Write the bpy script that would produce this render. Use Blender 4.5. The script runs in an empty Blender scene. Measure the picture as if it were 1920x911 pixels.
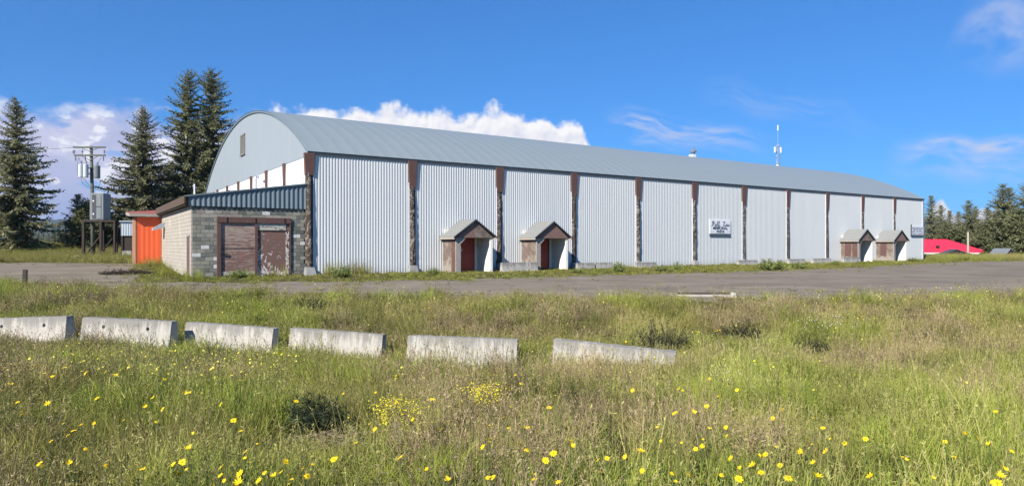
import bpy, bmesh, math, random
import numpy as np
from mathutils import Vector, Matrix, Euler

R = math.radians
SC = bpy.context.scene
COL = SC.collection
F_PX, CX, HZ, CAMZ = 1249.0, 960.0, 461.0, 1.56

# ------------------------------------------------------------------ camera
cam_d = bpy.data.cameras.new('camera')
cam_d.sensor_width = 36.0
cam_d.lens = 36.0 * F_PX / 1920.0
cam_d.shift_y = 5.5 / 1920.0
cam_d.clip_start = 0.1
cam_d.clip_end = 30000.0
cam = bpy.data.objects.new('camera', cam_d)
cam.location = (0, 0, CAMZ)
cam.rotation_euler = (R(90), 0, 0)
COL.objects.link(cam)
SC.camera = cam

# ------------------------------------------------------------------ sun
SUN_EL = R(35)
TO_SUN = Vector((-0.572 * math.cos(SUN_EL), -0.820 * math.cos(SUN_EL), math.sin(SUN_EL))).normalized()
sun_d = bpy.data.lights.new('sun', 'SUN')
sun_d.energy = 4.2
sun_d.angle = R(0.53)
sun_d.color = (1.0, 0.95, 0.87)
sun = bpy.data.objects.new('sun', sun_d)
sun.rotation_euler = TO_SUN.to_track_quat('Z', 'Y').to_euler()
COL.objects.link(sun)

# ------------------------------------------------------------------ exposure
vs = SC.view_settings
vs.view_transform = 'Standard'
vs.look = 'None'
vs.gamma = 1.0
vs.exposure = 0.95
vs.use_curve_mapping = False
SC.cycles.max_bounces = 4
SC.cycles.diffuse_bounces = 3
SC.cycles.glossy_bounces = 2
SC.cycles.transmission_bounces = 2
SC.cycles.transparent_max_bounces = 8
SC.cycles.use_denoising = True

# ------------------------------------------------------------------ node helpers
class NT:
    def __init__(self, tree):
        self.t = tree; self.n = tree.nodes; self.l = tree.links
    def new(self, typ, **kw):
        nd = self.n.new(typ)
        for k, v in kw.items():
            setattr(nd, k, v)
        return nd
    def put(self, sock, v):
        if hasattr(v, 'is_linked') or hasattr(v, 'links'):
            self.l.new(v, sock)
        else:
            sock.default_value = v
    def m(self, op, a, b=None, c=None, clamp=False):
        nd = self.n.new('ShaderNodeMath'); nd.operation = op; nd.use_clamp = clamp
        self.put(nd.inputs[0], a)
        if b is not None: self.put(nd.inputs[1], b)
        if c is not None: self.put(nd.inputs[2], c)
        return nd.outputs[0]
    def vm(self, op, a, b=None):
        nd = self.n.new('ShaderNodeVectorMath'); nd.operation = op
        self.put(nd.inputs[0], a)
        if b is not None: self.put(nd.inputs[1], b)
        return nd.outputs[0]
    def ss(self, x, lo, hi, a=0.0, b=1.0):
        nd = self.n.new('ShaderNodeMapRange'); nd.interpolation_type = 'SMOOTHSTEP'; nd.clamp = True
        for i, v in enumerate((x, lo, hi, a, b)): self.put(nd.inputs[i], v)
        return nd.outputs[0]
    def lin(self, x, lo, hi, a=0.0, b=1.0):
        nd = self.n.new('ShaderNodeMapRange'); nd.clamp = True
        for i, v in enumerate((x, lo, hi, a, b)): self.put(nd.inputs[i], v)
        return nd.outputs[0]
    def mix(self, f, a, b, mode='MIX'):
        nd = self.n.new('ShaderNodeMix'); nd.data_type = 'RGBA'; nd.blend_type = mode
        self.put(nd.inputs[0], f)
        for s, v in ((nd.inputs[6], a), (nd.inputs[7], b)):
            if isinstance(v, (tuple, list)) and len(v) == 3: v = (*v, 1)
            self.put(s, v)
        return nd.outputs[2]
    def noise(self, vec, scale, detail=3.0, rough=0.55, dist=0.0, typ='FBM', dim='3D'):
        nd = self.n.new('ShaderNodeTexNoise'); nd.noise_dimensions = dim
        try: nd.noise_type = typ
        except Exception: pass
        if vec is not None: self.put(nd.inputs['Vector'], vec)
        nd.inputs['Scale'].default_value = scale; nd.inputs['Detail'].default_value = detail
        nd.inputs['Roughness'].default_value = rough; nd.inputs['Distortion'].default_value = dist
        return nd.outputs['Fac']
    def voro(self, vec, scale, feature='SMOOTH_F1', smooth=0.3, rnd=1.0, dim='3D', out='Distance'):
        nd = self.n.new('ShaderNodeTexVoronoi'); nd.voronoi_dimensions = dim; nd.feature = feature
        self.put(nd.inputs['Vector'], vec); nd.inputs['Scale'].default_value = scale
        if 'Smoothness' in nd.inputs: nd.inputs['Smoothness'].default_value = smooth
        nd.inputs['Randomness'].default_value = rnd
        return nd.outputs[out]
    def xyz(self, x, y, z):
        nd = self.n.new('ShaderNodeCombineXYZ')
        self.put(nd.inputs[0], x); self.put(nd.inputs[1], y); self.put(nd.inputs[2], z)
        return nd.outputs[0]
    def sep(self, v):
        nd = self.n.new('ShaderNodeSeparateXYZ'); self.put(nd.inputs[0], v)
        return nd.outputs
    def curve(self, x, pts):
        nd = self.n.new('ShaderNodeFloatCurve')
        self.put(nd.inputs['Value'], x)
        c = nd.mapping.curves[0]
        pts = sorted(pts)
        c.points[0].location = pts[0]; c.points[-1].location = pts[-1]
        for p in pts[1:-1]: c.points.new(*p)
        for p in c.points: p.handle_type = 'AUTO'
        nd.mapping.use_clip = True
        nd.mapping.update()
        return nd.outputs[0]
    def ramp(self, x, stops, interp='LINEAR'):
        nd = self.n.new('ShaderNodeValToRGB'); nd.color_ramp.interpolation = interp
        e = nd.color_ramp.elements
        e[0].position, e[0].color = stops[0][0], (*stops[0][1], 1)
        e[1].position, e[1].color = stops[-1][0], (*stops[-1][1], 1)
        for p, c in stops[1:-1]:
            k = e.new(p); k.color = (*c, 1)
        self.put(nd.inputs[0], x)
        return nd.outputs[0]

def srgb(r, g, b):
    return tuple(((c / 255) / 12.92 if c / 255 <= .04045 else ((c / 255 + .055) / 1.055) ** 2.4) for c in (r, g, b))

# ------------------------------------------------------------------ world: sky + clouds (by direction)
def az_of(px): return math.atan((px - CX) / F_PX)
def ev_of(px, py): return (HZ - py) / F_PX * math.cos(az_of(px))

def build_world():
    w = bpy.data.worlds.new('World'); SC.world = w; w.use_nodes = True
    t = NT(w.node_tree)
    w.cycles.sampling_method = 'MANUAL'; w.cycles.sample_map_resolution = 256
    for n in list(t.n): t.n.remove(n)
    out = t.new('ShaderNodeOutputWorld')
    sky = t.new('ShaderNodeTexSky'); sky.sky_type = 'NISHITA'; sky.sun_disc = False
    sky.sun_elevation = SUN_EL
    sky.sun_rotation = math.atan2(TO_SUN.x, TO_SUN.y) % (2 * math.pi)
    sky.altitude = 1000.0; sky.air_density = 1.0; sky.dust_density = 0.25; sky.ozone_density = 2.5
    gm = t.new('ShaderNodeGamma'); gm.inputs['Gamma'].default_value = 0.65
    t.l.new(sky.outputs[0], gm.inputs['Color'])
    skyc = t.mix(1.0, gm.outputs[0], (0.235, 0.69, 1.33), 'MULTIPLY')
    geo = t.new('ShaderNodeTexCoord')
    d = geo.outputs['Generated']
    x, y, z = t.sep(d)
    az = t.m('ARCTAN2', x, y)
    hyp = t.m('SQRT', t.m('ADD', t.m('MULTIPLY', x, x), t.m('MULTIPLY', y, y)))
    ev = t.m('DIVIDE', z, t.m('MAXIMUM', hyp, 0.02))
    azn = t.lin(az, -1.5, 1.5)
    K = 0.5
    def top(pts):
        P = [((az_of(px) + 1.5) / 3.0, ev_of(px, py) / K) for px, py in pts]
        P = [(0.0, P[0][1])] + P + [(1.0, P[-1][1])]
        return t.m('MULTIPLY', t.curve(azn, P), K)
    p = t.xyz(az, ev, 0.0)
    # --- cumulus bank behind the roof
    def billow(vec):
        wob = t.noise(vec, 22.0, 2, .55, dim='2D')
        v2 = t.vm('ADD', vec, t.xyz(t.m('MULTIPLY', t.m('SUBTRACT', wob, .5), .018), t.m('MULTIPLY', t.m('SUBTRACT', t.noise(vec, 30.0, 2, dim='2D'), .5), .018), 0.0))
        a = t.voro(v2, 15.0, feature='F1', dim='2D')
        b = t.voro(v2, 36.0, feature='F1', dim='2D')
        c = t.voro(v2, 95.0, feature='F1', dim='2D')
        f = t.noise(vec, 160.0, 3, .6, dim='2D')
        s = t.m('MULTIPLY', t.m('SUBTRACT', .45, a), .034)
        s = t.m('ADD', s, t.m('MULTIPLY', t.m('SUBTRACT', .45, b), .015))
        s = t.m('ADD', s, t.m('MULTIPLY', t.m('SUBTRACT', .45, c), .0055))
        s = t.m('ADD', s, t.m('MULTIPLY', t.m('SUBTRACT', f, .5), .004))
        return s
    topB = top([(380, 470), (440, 470), (480, 250), (505, 213), (560, 208), (600, 207), (640, 214), (690, 216), (730, 208), (790, 207),
                (850, 202), (900, 206), (950, 212), (1000, 215), (1040, 226), (1072, 232), (1090, 246), (1104, 268), (1118, 310), (1135, 470), (1300, 470)])
    n2w = t.noise(p, 90.0, 4, .65, dim='2D')
    hB = t.m('SUBTRACT', topB, ev)
    bil = billow(p)
    dB = t.m('ADD', hB, bil)
    aB = t.ss(t.m('ADD', dB, t.m('MULTIPLY', t.m('SUBTRACT', n2w, .5), .012)), -0.004, 0.013)
    off = t.vm('ADD', p, (-0.004, 0.006, 0.0))
    lit = t.m('SUBTRACT', bil, billow(off))          # relief facing the sun side
    litB = t.ss(lit, -0.010, 0.010)
    bodyB = t.ss(dB, 0.0, 0.055)
    shB = t.m('ADD', t.m('MULTIPLY', litB, .62), t.m('MULTIPLY', t.m('SUBTRACT', 1.0, bodyB), .38), clamp=True)
    colB = t.mix(t.m('MULTIPLY', shB, 1.25, clamp=True), srgb(214, 217, 236), srgb(254, 253, 254))
    # --- small cumulus low on the right
    topF = top([(1700, 470), (1738, 470), (1748, 380), (1765, 369), (1780, 384), (1795, 400), (1815, 412), (1835, 388), (1850, 396), (1880, 402), (1920, 402), (1960, 470)])
    dF = t.m('ADD', t.m('SUBTRACT', topF, ev), t.m('MULTIPLY', bil, .6))
    aF = t.ss(dF, 0.0, 0.008)
    # --- soft grey-lavender deck on the left
    topA = top([(-300, 185), (0, 188), (45, 200), (100, 207), (150, 192), (205, 190), (260, 200), (320, 204), (380, 208), (440, 212), (500, 216), (560, 470), (640, 470)])
    n1 = t.noise(t.xyz(t.m('MULTIPLY', az, 1.0), t.m('ADD', t.m('MULTIPLY', ev, 1.7), 3.1), 0.0), 9.0, 4, .55, dim='2D')
    n2 = t.noise(t.xyz(t.m('MULTIPLY', az, 1.0), t.m('ADD', t.m('MULTIPLY', ev, 1.6), 7.7), 0.0), 24.0, 4, .55, dim='2D')
    dA = t.m('ADD', t.m('SUBTRACT', topA, ev), t.m('MULTIPLY', t.m('SUBTRACT', n1, .5), .07))
    dA = t.m('ADD', dA, t.m('MULTIPLY', t.m('SUBTRACT', n2, .5), .03))
    aA = t.m('MULTIPLY', t.ss(dA, -0.004, 0.030), .96)
    lowA = t.ss(ev, ev_of(200, 440), ev_of(200, 320))
    colA = t.mix(lowA, srgb(146, 166, 214), t.mix(t.ss(n1, .35, .65), srgb(188, 194, 228), srgb(216, 215, 238)))
    wA = t.m('MULTIPLY', t.ss(t.m('ADD', t.m('MULTIPLY', n2, .75), t.m('MULTIPLY', n1, .4)), .60, .68), lowA)
    colA = t.mix(wA, colA, srgb(247, 247, 255))
    gapA = t.m('MULTIPLY', t.ss(t.noise(t.xyz(az, t.m('ADD', t.m('MULTIPLY', ev, 2.2), 11.3), 0.0), 14.0, 3, dim='2D'), .60, .70), .55)
    aA = t.m('MULTIPLY', t.m('MULTIPLY', aA, t.m('SUBTRACT', 1.0, gapA)), t.ss(az, -1.34, -1.05))
    # --- wisps
    def wisp(px0, py0, px1, py1, width, seed, fade, stretch=6.0):
        a0, e0, a1, e1 = az_of(px0), ev_of(px0, py0), az_of(px1), ev_of(px1, py1)
        L = math.hypot(a1 - a0, e1 - e0); ca, sa = (a1 - a0) / L, (e1 - e0) / L
        du, dv = t.m('SUBTRACT', az, a0), t.m('SUBTRACT', ev, e0)
        al = t.m('ADD', t.m('MULTIPLY', du, ca), t.m('MULTIPLY', dv, sa))
        ac = t.m('SUBTRACT', t.m('MULTIPLY', dv, ca), t.m('MULTIPLY', du, sa))
        wob = t.noise(t.xyz(al, seed, 0.0), 14.0, 1, dim='2D')
        ac = t.m('ADD', ac, t.m('MULTIPLY', t.m('SUBTRACT', wob, .5), width * 1.2))
        n = t.noise(t.xyz(al, t.m('ADD', t.m('MULTIPLY', ac, stretch), seed), 0.0), 14.0, 3, .6, dim='2D')
        band = t.m('MULTIPLY', t.ss(t.m('ABSOLUTE', ac), width, width * .1), t.m('MULTIPLY', t.ss(al, 0.0, L * .25), t.ss(al, L, L * .55)))
        return t.m('MULTIPLY', t.m('MULTIPLY', band, t.ss(n, .30, .72)), fade)
    wis = [wisp(1120, 215, 1475, 282, .026, 1.3, .62), wisp(1170, 255, 1400, 280, .018, 4.2, .45), wisp(1290, 160, 1700, 240, .03, 8.2, .16),
           wisp(1655, 272, 2200, 272, .016, 5.1, 1.0, 3.0), wisp(1640, 292, 2200, 325, .035, 6.9, .50, 3.0), wisp(1800, 10, 2050, 60, .075, 9.4, .55, 1.2)]
    aW = wis[0]
    for k in wis[1:]: aW = t.m('MAXIMUM', aW, k)
    bg = t.new('ShaderNodeBackground'); bg.inputs['Strength'].default_value = 0.105
    t.l.new(skyc, bg.inputs['Color'])
    CS = 0.51
    def cl(col, st):
        b = t.new('ShaderNodeBackground'); t.put(b.inputs['Color'], col if not isinstance(col, tuple) else (*col, 1)); b.inputs['Strength'].default_value = st
        return b.outputs[0]
    def mixs(f, a, b):
        mx = t.new('ShaderNodeMixShader'); t.put(mx.inputs[0], f); t.l.new(a, mx.inputs[1]); t.l.new(b, mx.inputs[2]); return mx.outputs[0]
    up = t.ss(ev, -0.01, 0.0)
    s = mixs(t.m('MULTIPLY', aW, up), bg.outputs[0], cl(srgb(206, 214, 240), CS))
    s = mixs(aA, s, cl(colA, CS))
    s = mixs(aB, s, cl(colB, CS * 1.03))
    s = mixs(aF, s, cl(srgb(240, 242, 250), CS))
    # the cloudy part of the sky lies low; above and behind it the sky is clear
    zone = t.m('MULTIPLY', t.m('MULTIPLY', t.m('LESS_THAN', ev, 0.46), t.m('GREATER_THAN', ev, -0.01)), t.m('LESS_THAN', t.m('ABSOLUTE', az), 1.35))
    bg2 = t.new('ShaderNodeBackground'); bg2.inputs['Strength'].default_value = 0.105
    t.l.new(skyc, bg2.inputs['Color'])
    s = mixs(zone, bg2.outputs[0], s)
    t.l.new(s, out.inputs['Surface'])
build_world()

# ------------------------------------------------------------------ terrain height
def sstep(x, a, b):
    u = np.clip((np.asarray(x, float) - a) / (b - a), 0, 1)
    return u * u * (3 - 2 * u)
_PY = np.array([-60, -8, 0, 2, 4.5, 7, 10, 13, 15.5, 18, 20.5, 23, 26, 30, 34, 60, 400])
_PZ = np.array([-.02, -.04, -.05, -.08, -.18, -.44, -.76, -1.08, -1.24, -1.10, -.75, -.42, -.20, -.10, -.05, .0, .0])
def hgt(X, Y):
    X = np.asarray(X, float); Y = np.asarray(Y, float)
    base = np.zeros(np.broadcast(X, Y).shape)
    for o, wt in ((-1.2, .25), (0, .5), (1.2, .25)):      # smoothed profile
        base = base + wt * np.interp(Y + o, _PY, _PZ)
    dip = np.interp(X, [-40, -13, -9, -6, -2, 6, 40], [.55, .74, .80, .90, 1.03, 1.06, 1.0])
    fg = 1 - sstep(Y, 24, 30)
    base = base * (dip * fg + (1 - fg))
    bump = (np.sin(X * .9 + 1.3 * np.sin(Y * .35)) * .035 + np.sin(X * .37 - Y * .61 + 2.0) * .04 + np.sin(X * 2.1 + Y * 1.7) * .015)
    base = base + bump * (1 - sstep(Y, 22, 27)) * sstep(Y, 1.0, 5.0)
    left = sstep(-X, 13, 24)
    rise = .36 * sstep(Y, 34, 46) + 1.15 * sstep(Y, 60, 92) - 9.0 * sstep(Y, 105, 190)
    base = base + left * rise * (1 - sstep(-X, 400, 900) * 0)
    right = sstep(X, 30, 60)
    base = base - right * 3.2 * sstep(Y, 88, 120)
    far = sstep(Y, 200, 600)
    return base * (1 - far) + far * (-10.0)
def ground_at(px, py):
    """point of the terrain seen at a pixel of the photograph (1920 px wide)"""
    a, b = (px - CX) / F_PX, (HZ - py) / F_PX
    lo = 2.0
    Ys = np.concatenate([np.arange(2, 40, .02), np.arange(40, 200, .1)])
    d = CAMZ + b * Ys - hgt(a * Ys, Ys)
    i = np.argmax(d <= 0) if (d <= 0).any() else len(Ys) - 1
    Y = float(Ys[i])
    return a * Y, Y, float(hgt(a * Y, Y))

# ------------------------------------------------------------------ object helpers
class MB:
    def __init__(self): self.v = []; self.f = []
    def add(self, vs_, fs):
        b = len(self.v); self.v += [tuple(p) for p in vs_]; self.f += [tuple(i + b for i in f) for f in fs]
        return self
    def box(self, x0, x1, y0, y1, z0, z1):
        return self.add([(x0, y0, z0), (x1, y0, z0), (x1, y1, z0), (x0, y1, z0), (x0, y0, z1), (x1, y0, z1), (x1, y1, z1), (x0, y1, z1)],
                        [(0, 3, 2, 1), (4, 5, 6, 7), (0, 1, 5, 4), (1, 2, 6, 5), (2, 3, 7, 6), (3, 0, 4, 7)])
    def hexa(self, p8):
        return self.add(p8, [(0, 3, 2, 1), (4, 5, 6, 7), (0, 1, 5, 4), (1, 2, 6, 5), (2, 3, 7, 6), (3, 0, 4, 7)])
    def prism(self, poly, axis, a, b):
        """poly: 2D points; extruded along axis 0/1/2 from a to b"""
        def mk(p, h):
            if axis == 0: return (h, p[0], p[1])
            if axis == 1: return (p[0], h, p[1])
            return (p[0], p[1], h)
        n = len(poly)
        vs_ = [mk(p, a) for p in poly] + [mk(p, b) for p in poly]
        fs = [tuple(range(n))[::-1], tuple(range(n, 2 * n))] + [(i, (i + 1) % n, n + (i + 1) % n, n + i) for i in range(n)]
        return self.add(vs_, fs)
    def tube(self, pts, rad, n=8, cap=True):
        pts = [Vector(p) for p in pts]
        if not isinstance(rad, (list, tuple)): rad = [rad] * len(pts)
        vs_ = []; fs = []
        for i, p in enumerate(pts):
            d = (pts[min(i + 1, len(pts) - 1)] - pts[max(i - 1, 0)]).normalized()
            u = d.orthogonal().normalized() if abs(d.z) < .9 else Vector((1, 0, 0)) - d * d.x
            if abs(d.z) < .9: u = d.cross(Vector((0, 0, 1))).normalized()
            u.normalize(); w_ = d.cross(u)
            for k in range(n):
                a = 2 * math.pi * k / n
                vs_.append(p + (u * math.cos(a) + w_ * math.sin(a)) * rad[i])
        for i in range(len(pts) - 1):
            for k in range(n):
                fs.append((i * n + k, i * n + (k + 1) % n, (i + 1) * n + (k + 1) % n, (i + 1) * n + k))
        if cap:
            fs.append(tuple(range(n))[::-1]); fs.append(tuple(range((len(pts) - 1) * n, len(pts) * n)))
        return self.add(vs_, fs)
    def mesh(self, name, smooth=False):
        me = bpy.data.meshes.new(name)
        me.from_pydata(self.v, [], self.f)
        bm = bmesh.new(); bm.from_mesh(me); bmesh.ops.recalc_face_normals(bm, faces=bm.faces); bm.to_mesh(me); bm.free()
        if smooth:
            me.polygons.foreach_set('use_smooth', [True] * len(me.polygons))
        return me
    def build(self, name, mat, parent=None, smooth=False, bevel=0.0):
        me = self.mesh(name, smooth)
        return link(name, me, mat, parent, bevel)

def link(name, me, mat, parent=None, bevel=0.0):
    o = bpy.data.objects.new(name, me)
    if mat is not None and len(me.materials) == 0: me.materials.append(mat)
    COL.objects.link(o)
    if parent is not None: o.parent = parent
    if bevel:
        b = o.modifiers.new('bevel', 'BEVEL'); b.width = bevel; b.segments = 2; b.limit_method = 'ANGLE'
    return o
def tag(o, label=None, cat=None, group=None, kind=None):
    if label: o['label'] = label
    if cat: o['category'] = cat
    if group: o['group'] = group
    if kind: o['kind'] = kind
    return o
def empty(name, loc, rz=0.0, label=None, cat=None, group=None):
    e = bpy.data.objects.new(name, None); e.location = loc; e.rotation_euler = (0, 0, rz); e.empty_display_size = .3
    COL.objects.link(e)
    return tag(e, label, cat, group)
def copy_tree(o, parent=None):
    c = o.copy(); COL.objects.link(c); c.parent = parent
    for ch in o.children: copy_tree(ch, c)
    return c
def np_mesh(name, V, Fq):
    """V (n,3) float, Fq (m,k) int with k 3 or 4"""
    me = bpy.data.meshes.new(name)
    V = np.asarray(V, np.float32); Fq = np.asarray(Fq, np.int32); k = Fq.shape[1]
    me.vertices.add(len(V)); me.vertices.foreach_set('co', V.ravel())
    me.loops.add(Fq.size); me.loops.foreach_set('vertex_index', Fq.ravel())
    me.polygons.add(len(Fq)); me.polygons.foreach_set('loop_start', np.arange(0, Fq.size, k, dtype=np.int32))
    me.update(calc_edges=True); me.validate()
    return me

# ------------------------------------------------------------------ materials
MATS = {}
def mat(name, fn):
    m = bpy.data.materials.new(name); m.use_nodes = True
    t = NT(m.node_tree)
    b = t.n.get('Principled BSDF')
    fn(t, b)
    MATS[name] = m
    return m
def P(t, local=True):
    return t.new('ShaderNodeTexCoord').outputs['Object'] if local else t.new('ShaderNodeNewGeometry').outputs['Position']
def scaled(t, v, s): return t.vm('MULTIPLY', v, s)
def bump(t, b, h, dist=.02, strength=.5):
    n = t.new('ShaderNodeBump'); n.inputs['Distance'].default_value = dist; n.inputs['Strength'].default_value = strength
    t.put(n.inputs['Height'], h); t.l.new(n.outputs[0], b.inputs['Normal'])
def orand(t): return t.new('ShaderNodeObjectInfo').outputs['Random']
def setp(b, rough=.8, spec=.3, metal=0.0):
    b.inputs['Roughness'].default_value = rough; b.inputs['Metallic'].default_value = metal
    b.inputs['Specular IOR Level'].default_value = spec

def simple(name, col, rough=.8, spec=.3, metal=0.0, var=.12, scale=3.0, bmp=0.0):
    def fn(t, b):
        p = P(t)
        n = t.noise(p, scale, 5, .6)
        c = t.mix(n, tuple(x * (1 - var) for x in col), tuple(min(1, x * (1 + var)) for x in col))
        t.l.new(c, b.inputs['Base Color']); setp(b, rough, spec, metal)
        if bmp: bump(t, b, t.noise(p, scale * 8, 4), bmp, .6)
    return mat(name, fn)

def f_wall(t, b):       # long-side sheet metal, faint streaks and dirt low down
    p = P(t)
    n = t.noise(scaled(t, p, (1.2, 1.0, .12)), 2.2, 5, .6)
    n2 = t.noise(p, .35, 3)
    sheet = t.new('ShaderNodeTexWhiteNoise', noise_dimensions='1D')
    x, y, z = t.sep(p)
    t.put(sheet.inputs['W'], t.m('FLOOR', t.m('DIVIDE', x, .85)))
    c = t.mix(n, (.54, .555, .53), (.64, .645, .61))
    c = t.mix(t.m('MULTIPLY', n2, .35), c, (.69, .68, .655))
    c = t.mix(t.m('MULTIPLY', orand(t), .22), c, (.61, .615, .64))
    c = t.mix(t.m('MULTIPLY', sheet.outputs[0], .22), c, (.525, .55, .545))
    dirt = t.m('MULTIPLY', t.ss(t.m('ADD', z, t.m('MULTIPLY', n, .9)), 1.0, .25), .45)
    c = t.mix(dirt, c, (.30, .29, .25))
    stain = t.m('MULTIPLY', t.ss(t.noise(scaled(t, p, (3.0, 1.0, .12)), 2.5, 5, .6), .56, .80), .5)
    c = t.mix(stain, c, (.42, .42, .42))
    t.l.new(c, b.inputs['Base Color']); setp(b, .42, .45, .0)
M_WALL = mat('corrugated_white_metal', f_wall)
def f_gable(t, b):
    p = P(t)
    n = t.noise(scaled(t, p, (1, 1.2, .15)), 1.6, 5, .6)
    c = t.mix(n, (.235, .265, .280), (.285, .315, .330))
    stain = t.m('MULTIPLY', t.ss(t.noise(scaled(t, p, (1, 2.0, .12)), 1.3, 4), .62, .78), .3)
    c = t.mix(stain, c, (.20, .22, .225))
    t.l.new(c, b.inputs['Base Color']); setp(b, .5, .4)
M_GABLE = mat('gable_sheet_metal', f_gable)
def f_roof(t, b):
    p = P(t)
    x, y, z = t.sep(p)
    n = t.noise(scaled(t, p, (.3, 1.0, 1.0)), .8, 5, .6)
    wn = t.new('ShaderNodeTexWhiteNoise', noise_dimensions='1D')
    t.put(wn.inputs['W'], t.m('FLOOR', t.m('DIVIDE', x, .9)))
    c = t.mix(n, (.215, .250, .252), (.240, .275, .277))
    c = t.mix(t.m('MULTIPLY', wn.outputs[0], .07), c, (.28, .31, .32))
    t.l.new(c, b.inputs['Base Color']); setp(b, .48, .4)
M_ROOF = mat('roof_sheet_metal', f_roof)
M_FASCIA = simple('dark_fascia', (.06, .07, .085), .6, .3)
M_BLUEGREY = simple('blue_grey_sheet', (.150, .190, .210), .5, .4, var=.2, scale=1.5)
def f_brown(t, b):
    p = P(t)
    n = t.noise(scaled(t, p, (6, 6, 1.2)), 2.0, 5, .65)
    n2 = t.noise(p, 1.1, 4)
    c = t.mix(n, (.090, .050, .043), (.155, .088, .074))
    c = t.mix(t.m('MULTIPLY', t.ss(n2, .55, .75), .4), c, (.15, .115, .095))
    t.l.new(c, b.inputs['Base Color']); setp(b, .85, .2)
    bump(t, b, n, .01, .4)
M_BROWN = mat('brown_painted_timber', f_brown)
def f_log(t, b):
    p = P(t)
    n = t.noise(scaled(t, p, (1, 1, .25)), 9.0, 6, .7, .8)
    n2 = t.noise(p, 3.0, 4, .6, 1.5)
    r = orand(t)
    c = t.mix(n, (.026, .020, .016), (.11, .086, .068))
    pe = t.m('MULTIPLY', t.ss(t.m('ADD', n2, t.m('MULTIPLY', r, .08)), .52, .66), .75)
    c = t.mix(pe, c, (.30, .26, .215))
    t.l.new(c, b.inputs['Base Color']); setp(b, .95, .15)
    bump(t, b, n, .03, .9)
M_LOG = mat('weathered_log_bark', f_log)
def f_conc(t, b):
    p = P(t); x, y, z = t.sep(p)
    st = t.m('ADD', t.m('MULTIPLY', t.noise(scaled(t, p, (7, 7, .5)), 1.6, 6, .65, .3), .6), t.m('MULTIPLY', t.noise(t.vm('ADD', scaled(t, p, (1.5, 1.5, .8)), t.xyz(t.m('MULTIPLY', orand(t), 30.0), 0.0, 0.0)), 1.6, 5, .65, .3), .42))
    sp = t.noise(p, 3.0, 5, .65)
    r = orand(t)
    c = t.mix(sp, (.34, .315, .275), (.52, .485, .43))
    edge = t.ss(z, .10, .85, .15, 1.0)
    dk = t.m('MULTIPLY', t.ss(t.m('ADD', t.m('ADD', st, t.m('MULTIPLY', r, .06)), t.ss(z, .45, .82, -.03, .09)), .48, .64), t.m('MULTIPLY', edge, .74))
    c = t.mix(dk, c, (.15, .145, .13))
    li = t.m('MULTIPLY', t.ss(t.noise(p, 9.0, 5, .7), .58, .68), .5)
    c = t.mix(li, c, (.22, .20, .17))
    moss = t.m('MULTIPLY', t.ss(t.noise(p, 2.2, 5, .7), .60, .70), .45)
    c = t.mix(moss, c, (.24, .23, .16))
    speck = t.voro(p, 30.0, 'F1', rnd=1.0)
    c = t.mix(t.m('MULTIPLY', t.ss(speck, .18, .08), .5), c, (.10, .095, .085))
    t.l.new(c, b.inputs['Base Color']); setp(b, .9, .2)
    bump(t, b, t.m('ADD', sp, t.noise(p, 40, 4)), .012, .6)
M_CONC = mat('streaked_concrete', f_conc)
def f_block(t, b):
    p = P(t); r = orand(t)
    c = t.ramp(r, [(0, (.095, .105, .092)), (.20, (.155, .157, .132)), (.45, (.220, .207, .170)), (.72, (.295, .268, .212)), (.90, (.33, .305, .25)), (.945, (.27, .22, .19)), (.965, (.62, .60, .56)), (1, (.68, .66, .62))], 'LINEAR')
    n = t.noise(P(t, False), 6.0, 5, .7)
    c = t.mix(t.m('MULTIPLY', t.ss(n, .35, .8), .45), c, (.31, .30, .27))
    g = t.noise(P(t, False), .9, 4, .6)
    c = t.mix(t.m('MULTIPLY', t.ss(g, .48, .66), .35), c, (.13, .15, .12))
    t.l.new(c, b.inputs['Base Color']); setp(b, .95, .15)
    bump(t, b, t.noise(P(t, False), 45, 4), .008, .6)
M_BLOCK = mat('grey_concrete_block', f_block)
M_MORTAR = simple('mortar', (.20, .195, .175), .95, .1, var=.2, scale=8)
def f_beige(t, b):
    p = P(t)
    n = t.noise(p, 1.2, 6, .65); n2 = t.noise(p, 5, 5, .7)
    c = t.mix(n, (.33, .29, .24), (.46, .42, .355))
    c = t.mix(t.m('MULTIPLY', t.ss(n2, .55, .7), .5), c, (.28, .26, .23))
    c = t.mix(t.m('MULTIPLY', t.ss(t.noise(p, .8, 4), .58, .68), .6), c, (.52, .47, .37))
    t.l.new(c, b.inputs['Base Color']); setp(b, .95, .1)
    bump(t, b, n2, .01, .5)
M_BEIGE = mat('beige_painted_block', f_beige)
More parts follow.
